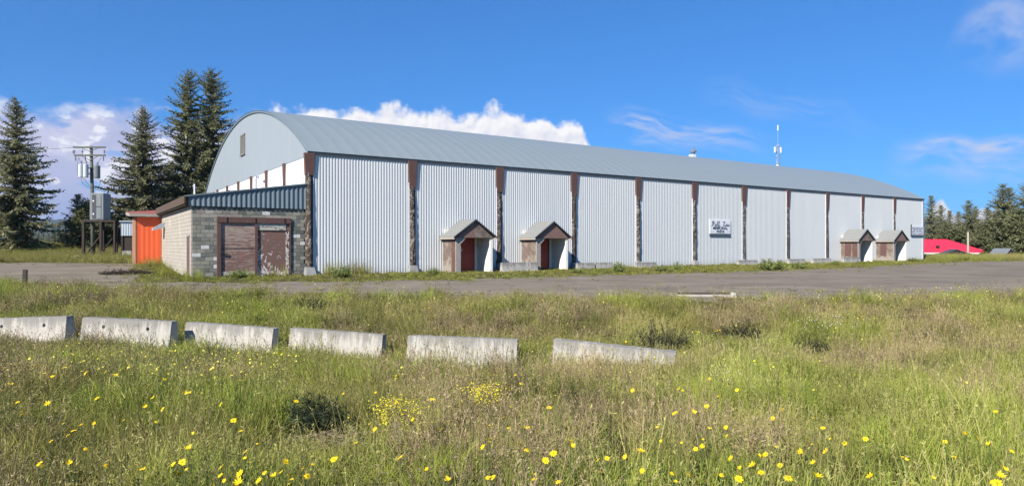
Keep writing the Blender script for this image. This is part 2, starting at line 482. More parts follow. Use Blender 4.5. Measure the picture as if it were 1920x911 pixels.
def f_peel(kind):
    def fn(t, b):
        p = P(t); x, y, z = t.sep(p)
        grain = t.noise(scaled(t, p, (1.0, 1.0, 5.0)), 2.4, 6, .7, .6)
        base = t.mix(grain, (.135, .076, .062), (.235, .140, .112))
        if kind == 0:        # left leaf: weathered reddish ply, pale grain
            k = t.m('ADD', t.noise(scaled(t, p, (.7, 1, 4.0)), 3.0, 6, .75, .8), t.m('MULTIPLY', t.ss(z, 1.0, 2.6), .10))
            c = t.mix(t.m('MULTIPLY', t.ss(k, .46, .64), .85), base, (.40, .32, .26))
            c = t.mix(t.m('MULTIPLY', t.ss(t.noise(p, 1.6, 4), .55, .7), .45), c, (.27, .135, .12))
        else:                # right leaf: brown film with white peeled flakes
            k = t.noise(scaled(t, p, (1.6, 1, 1.0)), 2.1, 6, .72, 1.4)
            side = t.m('ADD', t.m('MULTIPLY', t.ss(x, -2.15, -2.85), .11), t.m('MULTIPLY', t.ss(z, .6, .1), .13))
            kk = t.m('ADD', k, side)
            c = t.mix(t.ss(kk, .615, .64), base, (.62, .58, .52))
        t.l.new(c, b.inputs['Base Color']); setp(b, .85, .2)
        bump(t, b, grain, .006, .5)
    return fn
M_PEEL0 = mat('weathered_plywood', f_peel(0))
M_PEEL1 = mat('peeling_brown_paint', f_peel(1))
M_STRIP = mat('peeling_edge_strip', lambda t, b: (t.l.new(t.mix(t.ss(t.noise(scaled(t, P(t), (1.5, 1, 1)), 5.5, 5, .7, 1.0), .47, .51), (.10, .055, .045), (.60, .56, .50)), b.inputs['Base Color']), setp(b, .85, .2)))
M_PALE = mat('pale_peeled_board', lambda t, b: (t.l.new(t.mix(t.ss(t.noise(scaled(t, P(t), (1, 1, 2.0)), 4.0, 6, .7, .8), .52, .58), (.47, .44, .38), (.14, .11, .09)), b.inputs['Base Color']), setp(b, .85, .2)))
def f_porchside(t, b):
    p = P(t); r = orand(t)
    g = t.noise(scaled(t, p, (4, 4, .7)), 2.6, 6, .7, .4)
    x, y, z = t.sep(p)
    base = t.mix(g, (.115, .082, .066), (.20, .150, .122))
    k = t.m('ADD', t.noise(p, 2.0, 5, .65), t.m('MULTIPLY', t.ss(z, 1.0, 0.0), .20))
    c = t.mix(t.m('MULTIPLY', t.ss(k, .46, .74), .75), base, (.34, .30, .255))
    t.l.new(c, b.inputs['Base Color']); setp(b, .9, .15)
    bump(t, b, g, .006, .5)
M_PORCH = mat('weathered_brown_panel', f_porchside)
M_GREYWOOD = simple('grey_bleached_wood', (.34, .30, .26), .9, .15, var=.3, scale=6, bmp=.006)
M_WHITEWALL = mat('white_painted_board', lambda t, b: (t.l.new(t.mix(t.m('MULTIPLY', t.ss(t.noise(P(t), 2.2, 5, .7), .50, .72), .55), (.86, .81, .70), (.64, .57, .44)), b.inputs['Base Color']), setp(b, .8, .25)))
M_WHITEPANEL = simple('white_gable_board', (.78, .78, .78), .7, .3, var=.05, scale=.8)
M_REDDOOR = simple('dark_red_door', (.36, .060, .045), .55, .35, var=.22, scale=2.5)
M_PORCHROOF = mat('porch_sheet_roof', lambda t, b: (t.l.new(t.mix(t.noise(P(t), 1.6, 5, .6), (.205, .205, .190), (.270, .268, .248)), b.inputs['Base Color']), setp(b, .5, .4)))
def f_orange(t, b):
    p = P(t)
    n = t.noise(scaled(t, p, (1, 1, .3)), 3.0, 4)
    c = t.mix(n, (.80, .120, .034), (.88, .155, .055))
    c = t.mix(t.m('MULTIPLY', t.ss(t.noise(p, 5.0, 5, .7), .62, .74), .3), c, (.42, .12, .06))
    t.l.new(c, b.inputs['Base Color']); setp(b, .5, .35)
M_ORANGE = mat('orange_sheet_metal', f_orange)
M_REDROOF = simple('crimson_sheet_roof', (.76, .030, .066), .55, .3, var=.16, scale=.5)
M_OLDRED = simple('faded_red_roofing', (.27, .085, .068), .8, .2, var=.35, scale=2.0)
M_BRICK = mat('red_brown_brick', lambda t, b: (t.l.new(t.mix(t.m('MULTIPLY', orand(t), .6), t.mix(t.noise(P(t), 5.0, 5, .7), (.20, .085, .05), (.34, .17, .10)), (.42, .26, .16)), b.inputs['Base Color']), setp(b, .95, .1)))
M_DARKWOOD = simple('dark_creosote_wood', (.050, .040, .033), .9, .15, var=.3, scale=4, bmp=.008)
M_POLE = simple('weathered_utility_pole', (.115, .125, .105), .9, .15, var=.3, scale=4, bmp=.008)
M_GALV = simple('galvanised_steel', (.42, .45, .48), .45, .5, .4, var=.12, scale=2)
M_CANLIGHT = simple('grey_transformer_paint', (.50, .53, .53), .45, .4, var=.08)
M_CANDARK = simple('dark_transformer_paint', (.16, .175, .18), .5, .4, var=.1)
M_BLACK = simple('black_rubber', (.02, .02, .022), .7, .3)
M_CABINET = simple('grey_cabinet_paint', (.17, .185, .19), .5, .4, var=.12)
M_CABDARK = simple('dark_cabinet_recess', (.055, .06, .065), .6, .3)
M_FASCB = simple('faded_brown_fascia', (.105, .072, .056), .85, .2, var=.3, scale=2.5)
M_SIGNW = simple('white_sign_board', (.66, .66, .70), .5, .35, var=.04)
M_SIGNB = simple('navy_sign_paint', (.018, .018, .05), .5, .3)
M_SIGNG = simple('grey_sign_paint', (.085, .095, .105), .6, .3)
M_WOODPOST = simple('weathered_post_wood', (.07, .06, .05), .9, .15, var=.3, scale=8, bmp=.006)
M_PALEPOST = simple('pale_pole_wood', (.42, .38, .30), .9, .15, var=.15, scale=3)
M_ROCK = simple('pale_boulder', (.42, .39, .34), .95, .15, var=.25, scale=6, bmp=.02)
M_STAINB = simple('sill_streak', (.36, .46, .50), .6, .3)
M_BOARDW = simple('bright_sign_board', (.78, .78, .79), .5, .35, var=.04)
M_GBOARD = simple('faded_brown_board', (.215, .135, .112), .85, .2, var=.28, scale=2.5)
M_LOUVRE = simple('brown_louvre', (.20, .19, .165), .8, .2, var=.2)

# ================================================================== SETTING
def f_ground(t, b):
    p = P(t, False)
    n = t.noise(p, .55, 5, .6); n2 = t.noise(p, 6.0, 5, .65); n3 = t.noise(p, .16, 3)
    c = t.mix(n2, (.055, .050, .026), (.105, .088, .048))
    c = t.mix(t.m('MULTIPLY', t.ss(n, .42, .62), .75), c, (.070, .088, .024))
    c = t.mix(t.m('MULTIPLY', t.ss(n3, .50, .62), .45), c, (.115, .085, .060))
    t.l.new(c, b.inputs['Base Color']); setp(b, 1.0, .05)
    bump(t, b, n2, .05, .7)
M_GROUND = mat('meadow_soil', f_ground)
def f_asph(t, b):
    p = P(t, False)
    n = t.noise(p, .35, 5, .6); n2 = t.noise(p, 40.0, 3, .7); n3 = t.noise(scaled(t, p, (.25, 1.2, 1)), .8, 5, .6)
    c = t.mix(t.ss(n, .3, .7), (.152, .124, .091), (.228, .188, .138))
    c = t.mix(t.m('MULTIPLY', t.ss(n3, .48, .66), .65), c, (.265, .218, .165))
    n4 = t.noise(scaled(t, p, (.35, 1.6, 1)), .25, 5, .7)
    c = t.mix(t.m('MULTIPLY', t.ss(n4, .52, .62), .40), c, (.115, .096, .075))
    pt = t.voro(t.vm('ADD', p, t.xyz(t.m('MULTIPLY', n, 2.0), 0.0, 0.0)), .11, 'F1', dim='2D', out='Color')
    pr = t.sep(pt)[0]
    c = t.mix(t.m('MULTIPLY', pr, .28), c, (.235, .195, .148))
    c = t.mix(t.m('MULTIPLY', t.ss(n2, .5, .8), .35), c, (.25, .22, .185))
    cr = t.voro(t.vm('ADD', p, t.xyz(t.m('MULTIPLY', n, 1.5), t.m('MULTIPLY', n3, 1.5), 0.0)), .28, 'DISTANCE_TO_EDGE', dim='2D')
    c = t.mix(t.m('MULTIPLY', t.ss(cr, .010, .002), .6), c, (.05, .048, .042))
    mo = t.m('MULTIPLY', t.ss(t.noise(p, .22, 5, .65), .58, .70), .35)
    c = t.mix(mo, c, (.105, .105, .055))
    t.l.new(c, b.inputs['Base Color']); setp(b, .95, .15)
    bump(t, b, n2, .006, .5)
M_ASPH = mat('old_asphalt', f_asph)
M_GRAVEL = simple('pale_gravel', (.27, .24, .195), .95, .1, var=.35, scale=9, bmp=.01)

def grid_axis(parts):
    a = []
    for lo, hi, st in parts: a += list(np.arange(lo, hi, st))
    return np.array(a + [parts[-1][1]])
gx = grid_axis([(-6000, -600, 450), (-600, -120, 40), (-120, -50, 4), (-50, 55, .5), (55, 130, 4), (130, 600, 47), (600, 6000, 450)])
gy = grid_axis([(-400, -40, 60), (-40, 0, 4), (0, 52, .5), (52, 130, 2), (130, 640, 15), (640, 9000, 440)])
XX, YY = np.meshgrid(gx, gy)
ZZ = hgt(XX, YY)
V = np.stack([XX, YY, ZZ], -1).reshape(-1, 3)
ny_, nx_ = XX.shape
ii = (np.arange(ny_ - 1)[:, None] * nx_ + np.arange(nx_ - 1)[None, :]).ravel()
Fq = np.stack([ii, ii + 1, ii + 1 + nx_, ii + nx_], 1)
me = np_mesh('ground', V, Fq); me.polygons.foreach_set('use_smooth', [True] * len(me.polygons))
tag(link('ground', me, M_GROUND), 'meadow ground falling to a shallow ditch and rising to the lot', 'ground', kind='structure')

# parking lot between a near and a far edge (both functions of X)
def edge_pts(pix):
    q = [ground_at(*p) for p in pix]
    q.sort(); return np.array([a[0] for a in q]), np.array([a[1] for a in q])
NEAR_X, NEAR_Y = edge_pts([(-260, 533), (0, 537), (160, 545), (330, 552), (600, 557), (900, 562), (1200, 565), (1500, 567), (1750, 563), (1920, 559), (2300, 555)])
FAR_X = np.array([-60, -34, -26.2, -25.2, -22.0, -20.0, -18.0, -16.8, -15.5, -12.5, -8.0, -2.7, 1.2, 7, 14, 19, 24, 30, 42, 70, 90])
FAR_Y = np.array([49, 48.2, 46.5, 44.5, 39.0, 35.5, 32.2, 30.6, 30.1, 30.2, 30.6, 32.2, 34.2, 37.6, 41.2, 44.5, 48.0, 53.5, 64, 80, 86])
def near_y(x):
    x = np.asarray(x, float)
    return np.interp(x, NEAR_X, NEAR_Y) + .35 * np.sin(x * 1.7) + .25 * np.sin(x * 4.1 + 1) + .12 * np.sin(x * 9.7)
def far_y(x):
    x = np.asarray(x, float)
    return np.interp(x, FAR_X, FAR_Y) + .30 * np.sin(x * 1.3 + 2) + .18 * np.sin(x * 3.7) + .10 * np.sin(x * 8.9)
lx = np.arange(-52, 80, .3)
NV = 50
VY = near_y(lx)[None, :] + (far_y(lx) - near_y(lx))[None, :] * np.linspace(0, 1, NV)[:, None]
VX = np.repeat(lx[None, :], NV, 0)
VZ = hgt(VX, VY) + .022
VZ[0] -= .06; VZ[-1] -= .06
V = np.stack([VX, VY, VZ], -1).reshape(-1, 3)
n_ = len(lx)
ii = (np.arange(NV - 1)[:, None] * n_ + np.arange(n_ - 1)[None, :]).ravel()
me = np_mesh('parking_lot', V, np.stack([ii, ii + 1, ii + 1 + n_, ii + n_], 1)); me.polygons.foreach_set('use_smooth', [True] * len(me.polygons))
tag(link('parking_lot', me, M_ASPH), 'worn grey asphalt lot in front of the arena', 'parking lot', kind='structure')

# far wooded ridge on the left
def f_hill(t, b):
    p = P(t, False)
    n = t.noise(p, .012, 6, .7); n2 = t.noise(p, .0015, 4)
    c = t.mix(n, (.020, .034, .020), (.050, .070, .036))
    c = t.mix(t.m('MULTIPLY', t.ss(n2, .5, .65), .5), c, (.075, .088, .045))
    t.l.new(c, b.inputs['Base Color']); setp(b, 1.0, .0); bump(t, b, n, 14.0, 1.0)
M_HILL = mat('wooded_ridge', f_hill)
hx = np.linspace(-6500, 2500, 120); hy = np.linspace(2600, 5200, 40)
HX, HY = np.meshgrid(hx, hy)
env = np.sin(np.clip((HY - 2600) / 1900, 0, 1) * math.pi / 2) ** 1.3
HZm = -12 + env * (195 + 22 * np.sin(HX / 900 + 1) + 10 * np.sin(HX / 260) + 8 * np.sin(HY / 210 + HX / 330))
rng = np.random.default_rng(5); HZm += rng.normal(0, 3.5, HZm.shape) * env
V = np.stack([HX, HY, HZm], -1).reshape(-1, 3); n_ = len(hx)
ii = (np.arange(len(hy) - 1)[:, None] * n_ + np.arange(n_ - 1)[None, :]).ravel()
me = np_mesh('hill', V, np.stack([ii, ii + 1, ii + 1 + n_, ii + n_], 1)); me.polygons.foreach_set('use_smooth', [True] * len(me.polygons))
tag(link('hill', me, M_HILL), 'far blue wooded ridge behind the trees', 'hill', kind='structure')

# ================================================================== ARENA
O = (-11.2, 36.8, 0.0)
TH = math.atan2(.549, .836)
S = Vector((math.cos(TH), math.sin(TH), 0)); T = Vector((-math.sin(TH), math.cos(TH), 0))
def AW(s, t_, z=0.0):           # arena-local to world
    p = Vector(O) + S * s + T * t_; return Vector((p.x, p.y, z))
BAY, NB, LEN, WID = 6.2, 11, 68.2, 34.3
ARC_R, ARC_ZC = 34.3, -22.9
def arc_z(y): return ARC_ZC + math.sqrt(ARC_R ** 2 - (y - WID / 2) ** 2)
def at_px(px, d=0.0):
    """distance along the long wall seen at pixel column px, on a line d metres in front of the wall"""
    r = (px - CX) / F_PX
    bx, by = O[0] - T.x * d, O[1] - T.y * d
    return (r * by - bx) / (S.x - r * S.y)

arena = empty('arena_building', O, TH, 'long white corrugated metal ice arena with grey barrel-vault roof', 'building')

# roof skin with raised seams
xs, hs_ = [], []
xr = -.14
while xr < LEN + .12:
    xs += [xr, xr + .05, xr + .07, xr + .12]; hs_ += [0, .035, .035, 0]; xr += .9
xs.append(max(xs[-1] + .05, LEN + .16)); hs_.append(0)
xs = np.array(xs); hs_ = np.array(hs_)
phi_e = math.asin(17.26 / ARC_R)
phis = np.linspace(-phi_e, phi_e, 57)
rr = ARC_R + .04 + hs_[None, :] * .12 + 0 * phis[:, None]
V = np.stack([np.repeat(xs[None, :], 57, 0), WID / 2 + rr * np.sin(phis)[:, None], ARC_ZC + rr * np.cos(phis)[:, None]], -1).reshape(-1, 3)
n_ = len(xs)
ii = (np.arange(56)[:, None] * n_ + np.arange(n_ - 1)[None, :]).ravel()
me = np_mesh('roof', V, np.stack([ii, ii + 1, ii + 1 + n_, ii + n_], 1)); me.polygons.foreach_set('use_smooth', [True] * len(me.polygons))
roof = link('roof', me, M_ROOF, arena)
m = MB()
for x0, x1 in ((-.12, LEN + .14),):
    a0 = [(WID / 2 + (ARC_R + .015) * math.sin(p), ARC_ZC + (ARC_R + .015) * math.cos(p)) for p in phis]
    a1 = [(WID / 2 + (ARC_R - .10) * math.sin(p), ARC_ZC + (ARC_R - .10) * math.cos(p)) for p in phis]
    for i in range(56):
        m.hexa([(x0, *a1[i]), (x1, *a1[i]), (x1, *a1[i + 1]), (x0, *a1[i + 1]), (x0, *a0[i]), (x1, *a0[i]), (x1, *a0[i + 1]), (x0, *a0[i + 1])])
m.build('roof_edge', M_BLUEGREY, arena)
MB().box(-.05, LEN + .05, -.075, -.05, 6.60, 6.72).build('eave_board', M_FASCIA, arena)

# long wall
M_FOOT = simple('grey_footing_concrete', (.27, .265, .25), .9, .2, var=.35, scale=5, bmp=.01)
MB().box(.05, LEN - .05, .24, .34, -.4, 6.62).build('inner_wall', M_MORTAR, arena)
def corr_sheet(x0, x1, z0, z1, pitch, amp, y0=0.0, zt=None, nper=6, axis='x', sign=-1, wob=0.0, seed=0):
    n = max(2, int(round((x1 - x0) / pitch * nper))) + 1
    u = np.linspace(x0, x1, n)
    ph = 2 * np.pi * u / pitch
    prof = np.clip(np.sin(ph) * 1.6, -1, 1) * amp * .5 + amp * .5
    rg = np.random.default_rng(seed)
    zs = np.linspace(0, 1, 9)
    top = np.full(n, z1) if zt is None else np.array([zt(a) for a in u])
    rows = []
    for z in zs:
        w_ = wob * np.interp(u, np.linspace(x0, x1, 9), rg.normal(0, 1, 9))
        yy = y0 + sign * (prof + w_)
        zz = z0 + (top - z0) * z
        rows.append(np.stack([u, yy, zz], -1) if axis == 'x' else np.stack([yy, u, zz], -1))
    V = np.concatenate(rows)
    ii = (np.arange(8)[:, None] * n + np.arange(n - 1)[None, :]).ravel()
    Fq = np.stack([ii, ii + 1, ii + 1 + n, ii + n], 1)
    me = np_mesh('sheet', V, Fq); me.polygons.foreach_set('use_smooth', [True] * len(me.polygons))
    return me
for k in range(NB):
    me = corr_sheet(BAY * k + .21, BAY * (k + 1) - .21, -.35, 6.70, .172, .021, 0.0)
    link('wall_panel', me, M_WALL, arena)
    for xe in (BAY * k + .20, BAY * (k + 1) - .235):
        MB().box(xe, xe + .035, -.045, .20, -.3, 6.64).build('edge_trim', M_SIGNW, arena)

def log_mesh(z0, z1, r, seed, bend=.03):
    rg = random.Random(seed); n = 14; rows = 22
    V = []; Fs = []
    a = rg.uniform(0, 6); 
    for i in range(rows):
        f = i / (rows - 1); z = z0 + (z1 - z0) * f
        cx, cy = bend * math.sin(f * 3 + a), bend * math.cos(f * 2.3 + a) * .5
        for k in range(n):
            an = 2 * math.pi * k / n
            q = r * (1.08 - .14 * f) * (1 + .06 * math.sin(3 * an + f * 5 + a) + rg.gauss(0, .05))
            V.append((cx + q * math.cos(an), cy + q * math.sin(an), z))
    for i in range(rows - 1):
        for k in range(n):
            Fs.append((i * n + k, i * n + (k + 1) % n, (i + 1) * n + (k + 1) % n, (i + 1) * n + k))
    Fs.append(tuple(range(n))[::-1]); Fs.append(tuple(range((rows - 1) * n, rows * n)))
    mb = MB(); mb.add(V, Fs); return mb
for k in range(NB):
    x = BAY * k
    if k == 0: x = .0
    mb = log_mesh(.36, 5.2 if k else 5.6, .20 if k < 6 else .19, 40 + k)
    ca = .50 if k < 6 else .42
    mb.v = [(p[0] + x, p[1] + .06, p[2]) for p in mb.v]
    post = mb.build('log_post', M_LOG, arena, smooth=False)
    zc = 5.45 if k == 0 else 5.06
    c = MB(); wt, wb = (.30, .22) if k < 7 else (.24, .18)
    yt = -.13
    c.hexa([(x - wb, yt + .02, zc), (x + wb, yt + .02, zc), (x + wb, .2, zc), (x - wb, .2, zc), (x - wt, yt, 6.68), (x + wt, yt, 6.68), (x + wt, .09, 6.68), (x - wt, .09, 6.68)])
    c.build('capital', M_BROWN, post, bevel=.012)
    f = MB(); rg = random.Random(k)
    d_ = .50 + rg.uniform(-.05, .1)
    f.hexa([(x - .36, -d_, -.4), (x + .36, -d_, -.4), (x + .36, .09, -.4), (x - .36, .09, -.4), (x - .24, -.20, .40), (x + .24, -.20, .38), (x + .24, .09, .38), (x - .24, .09, .40)])
    f.build('footing', M_FOOT, post, bevel=.015)

MB().box(LEN - .20, LEN + .06, -.06, .30, -.3, 6.70).build('corner_trim', M_GALV, arena)
# gable end (x = 0 plane, faces -x): sheet metal above, white boards below
me = corr_sheet(.15, WID - .15, 6.55, 7, .305, .030, -.02, zt=lambda a: arc_z(a) - .03, axis='y')
link('gable_sheet', me, M_GABLE, arena)
poly = [(.1, -.4), (WID - .1, -.4), (WID - .1, 6.6)] + [(WID / 2 + (ARC_R - .1) * math.sin(p), ARC_ZC + (ARC_R - .1) * math.cos(p)) for p in np.linspace(phi_e * .96, -phi_e * .96, 30)] + [(.1, 6.6)]
MB().prism(poly, 0, .03, .20).build('gable_wall', M_MORTAR, arena)
MB().prism(poly, 0, LEN - .2, LEN - .02).build('far_gable_wall', M_WALL, arena)
gy_ = [.22] + [4.9 + 4.55 * i for i in range(6)] + [WID - .2]
for i in range(7):
    MB().box(-.035, .025, gy_[i] + .14, gy_[i + 1] - .14, 4.2, 6.545).build('gable_panel', M_WHITEPANEL, arena)
for i in range(1, 7):
    y = gy_[i]; c = MB()
    c.hexa([(-.16, y - .08, 5.0), (-.0, y - .08, 5.0), (.0, y + .08, 5.0), (-.16, y + .08, 5.0), (-.18, y - .20, 6.60), (.0, y - .20, 6.60), (.0, y + .20, 6.60), (-.18, y + .20, 6.60)])
    c.build('gable_bracket', M_BROWN, arena, bevel=.01)
MB().box(-.06, .0, .2, WID - .2, 6.53, 6.60).build('gable_flashing', M_GABLE, arena)
lw = MB(); y0, y1, z0, z1 = 16.3, 17.8, 8.58, 10.08
lw.box(-.12, -.05, y0, y0 + .13, z0, z1); lw.box(-.12, -.05, y1 - .13, y1, z0, z1); lw.box(-.12, -.05, y0, y1, z1 - .13, z1); lw.box(-.14, -.05, y0 - .05, y1 + .05, z0 - .1, z0 + .06)
lf = lw.build('louvre_frame', M_LOUVRE, arena)
MB().box(-.052, -.045, y0 + .1, y1 - .1, z0 + .05, z1 - .1).build('louvre_back', M_CABDARK, lf)
for i in range(8):
    z = z0 + .12 + i * .155
    MB().hexa([(-.11, y0 + .13, z), (-.105, y0 + .13, z - .0), (-.105, y1 - .13, z), (-.11, y1 - .13, z), (-.065, y0 + .13, z + .13), (-.055, y0 + .13, z + .12), (-.055, y1 - .13, z + .12), (-.065, y1 - .13, z + .13)]).build('louvre_slat', M_LOUVRE, lf)
# pipe elbow standing on the annex roof by the gable
# roof vents on the ridge
vent = empty('roof_vent', AW(48.6, WID / 2 - 1.5, 11.48), TH, 'small white roof vent with dark turbine cap on arena ridge', 'roof vent')
MB().box(-.30, .10, -.22, .22, -.08, .42).build('vent_base', M_WHITEPANEL, vent)
m = MB(); m.tube([(.0, 0, .42), (.0, 0, .62), (0, 0, .66), (0, 0, .80), (0, 0, .84)], [.14, .14, .27, .27, .10], 12); m.tube([(.06, 0, .84), (.06, 0, 1.12)], .06, 8)
m.build('vent_cap', M_CANDARK, vent); vent.scale = (1.35, 1.35, 1.25)
m = MB(); m.tube([(0, 0, -.1), (0, 0, .40)], .03, 6); m.tube([(0, 0, .18), (-.22, 0, .42), (-.25, 0, .55)], .022, 6); m.tube([(0, 0, .14), (.2, 0, .34), (.36, .0, .36)], .022, 6)
v2 = m.build('bent_antenna', M_CANDARK); v2.location = AW(14.9, WID / 2, 11.52)
tag(v2, 'tiny bent metal aerial on the arena roof ridge', 'aerial')
def roof_rivet(): pass

# ================================================================== SIGNS
def text_mesh(body, size, mat_, parent, loc, shear=0.0, bold=0.0, sx=1.0, name='lettering'):
    cu = bpy.data.curves.new(name, 'FONT'); cu.body = body; cu.size = size; cu.align_x = 'CENTER'; cu.align_y = 'CENTER'
    cu.shear = shear; cu.offset = bold; cu.extrude = .006
    tmp = bpy.data.objects.new(name, cu); COL.objects.link(tmp)
    dg = bpy.context.evaluated_depsgraph_get(); dg.update()
    me = bpy.data.meshes.new_from_object(tmp.evaluated_get(dg))
    bpy.data.objects.remove(tmp)
    me.materials.clear(); me.materials.append(mat_)
    o = bpy.data.objects.new(name, me); COL.objects.link(o); o.parent = parent; o.location = loc; o.rotation_euler = (R(90), 0, 0); o.scale = (sx, 1, 1)
    return o
sg = empty('arena_sign', AW(34.1, -.035, 2.36), TH, 'white board sign lettered in dark blue high on the corrugated wall', 'sign')
MB().box(-1.30, 1.30, -.05, .0, .22, 1.36).build('sign_board', M_BOARDW, sg, bevel=.008)
MB().box(-1.30, 1.30, -.06, .0, .0, .15).build('bottom_board', M_SIGNG, sg, bevel=.008)
m = MB()
for x0, x1, z0, z1 in ((-1.20, -.72, .36, .375), (.72, 1.20, .36, .375), (-1.20, -1.185, .36, .90), (1.185, 1.20, .36, .90)): m.box(x0, x1, -.056, -.05, z0, z1)
tag(m.build('sign_border', M_SIGNG, sg), kind='stuff')
# handwritten script line: strokes as thin ribbons
STROKES = [
 [(0, .1), (.05, .0), (.14, .12), (.26, .58), (.30, .62)], [(.06, .45), (.14, .60), (.34, .66), (.46, .52), (.36, .36), (.22, .33), (.40, .10), (.50, .02), (.58, .08)],   # R
 [(.66, .30), (.58, .26), (.56, .10), (.64, .02), (.73, .08), (.74, .22), (.66, .30), (.80, .22)],                                                              # o
 [(.80, .20), (.98, .58), (.96, .66), (.90, .58), (.86, .10), (.92, .02), (1.0, .10)],                                                                          # l
 [(1.0, .10), (1.20, .58), (1.18, .68), (1.11, .58), (1.04, -.18), (1.10, -.24), (1.16, -.05), (1.12, .08), (1.30, .14)],                                        # f
 [(1.72, .52), (1.80, .62), (2.04, .60), (2.00, .50), (1.74, .08), (1.80, .02), (2.04, .04), (2.14, .14)],                                                       # Z
 [(2.14, .14), (2.28, .22), (2.24, .31), (2.17, .24), (2.18, .06), (2.26, .02), (2.36, .10)],                                                                   # e
 [(2.36, .10), (2.43, .30), (2.42, .08), (2.46, .02), (2.54, .10)], [(2.45, .40), (2.47, .43)],                                                                 # i
 [(2.54, .10), (2.66, .32), (2.70, .12), (2.62, .03), (2.54, .06)],                                                                                              # s
]
m = MB()
for st in STROKES:
    pts = [(-1.13 + x * .83, -.058, .84 + z * .62) for x, z in st]
    fine = []
    for i in range(len(pts) - 1):
        for q in range(3): fine.append(tuple(pts[i][j] + (pts[i + 1][j] - pts[i][j]) * q / 3 for j in range(3)))
    fine.append(pts[-1])
    m.tube(fine, .020, 5)
tag(m.build('script_lettering', M_SIGNG, sg), kind='stuff')
text_mesh('MEMORIAL', .34, M_SIGNB, sg, (0, -.058, .66), bold=.004, sx=1.12)
text_mesh('ARENA', .30, M_SIGNB, sg, (0, -.058, .39), bold=.004, sx=1.05)
s2 = empty('wall_sign', AW(66.75, -.06, 2.75), TH, 'small grey lettered sign bracketed to the wall by the far corner', 'sign')
MB().box(-1.30, 1.30, -.05, .03, .0, .98).build('sign_board', M_SIGNW, s2, bevel=.008)
MB().box(-1.34, 1.32, -.08, .05, -.10, .02).build('bottom_rail', M_SIGNG, s2)
MB().box(-1.36, -1.28, -.08, .04, -.10, 1.16).build('side_post', M_SIGNG, s2)
m = MB()
for (x0, x1, z0, z1) in ((-1.12, -.82, .72, .80), (-1.12, -.80, .30, .38), (-.86, -.78, .36, .72), (-.70, -.62, .34, .76), (-.62, -.30, .68, .76), (-.36, -.28, .34, .70), (-.16, .20, .72, .80), (-.04, .06, .26, .74), (.30, .38, .34, .76), (.38, .62, .70, .76), (.38, .62, .34, .40), (.58, .66, .36, .72), (.80, .88, .30, .42), (.78, 1.10, .68, .78), (.90, 1.08, .28, .36), (-1.1, -.2, .12, .17), (.1, 1.05, .10, .15)):
    m.box(x0, x1, -.058, -.05, z0, z1)
m.build('lettering', M_SIGNG, s2)

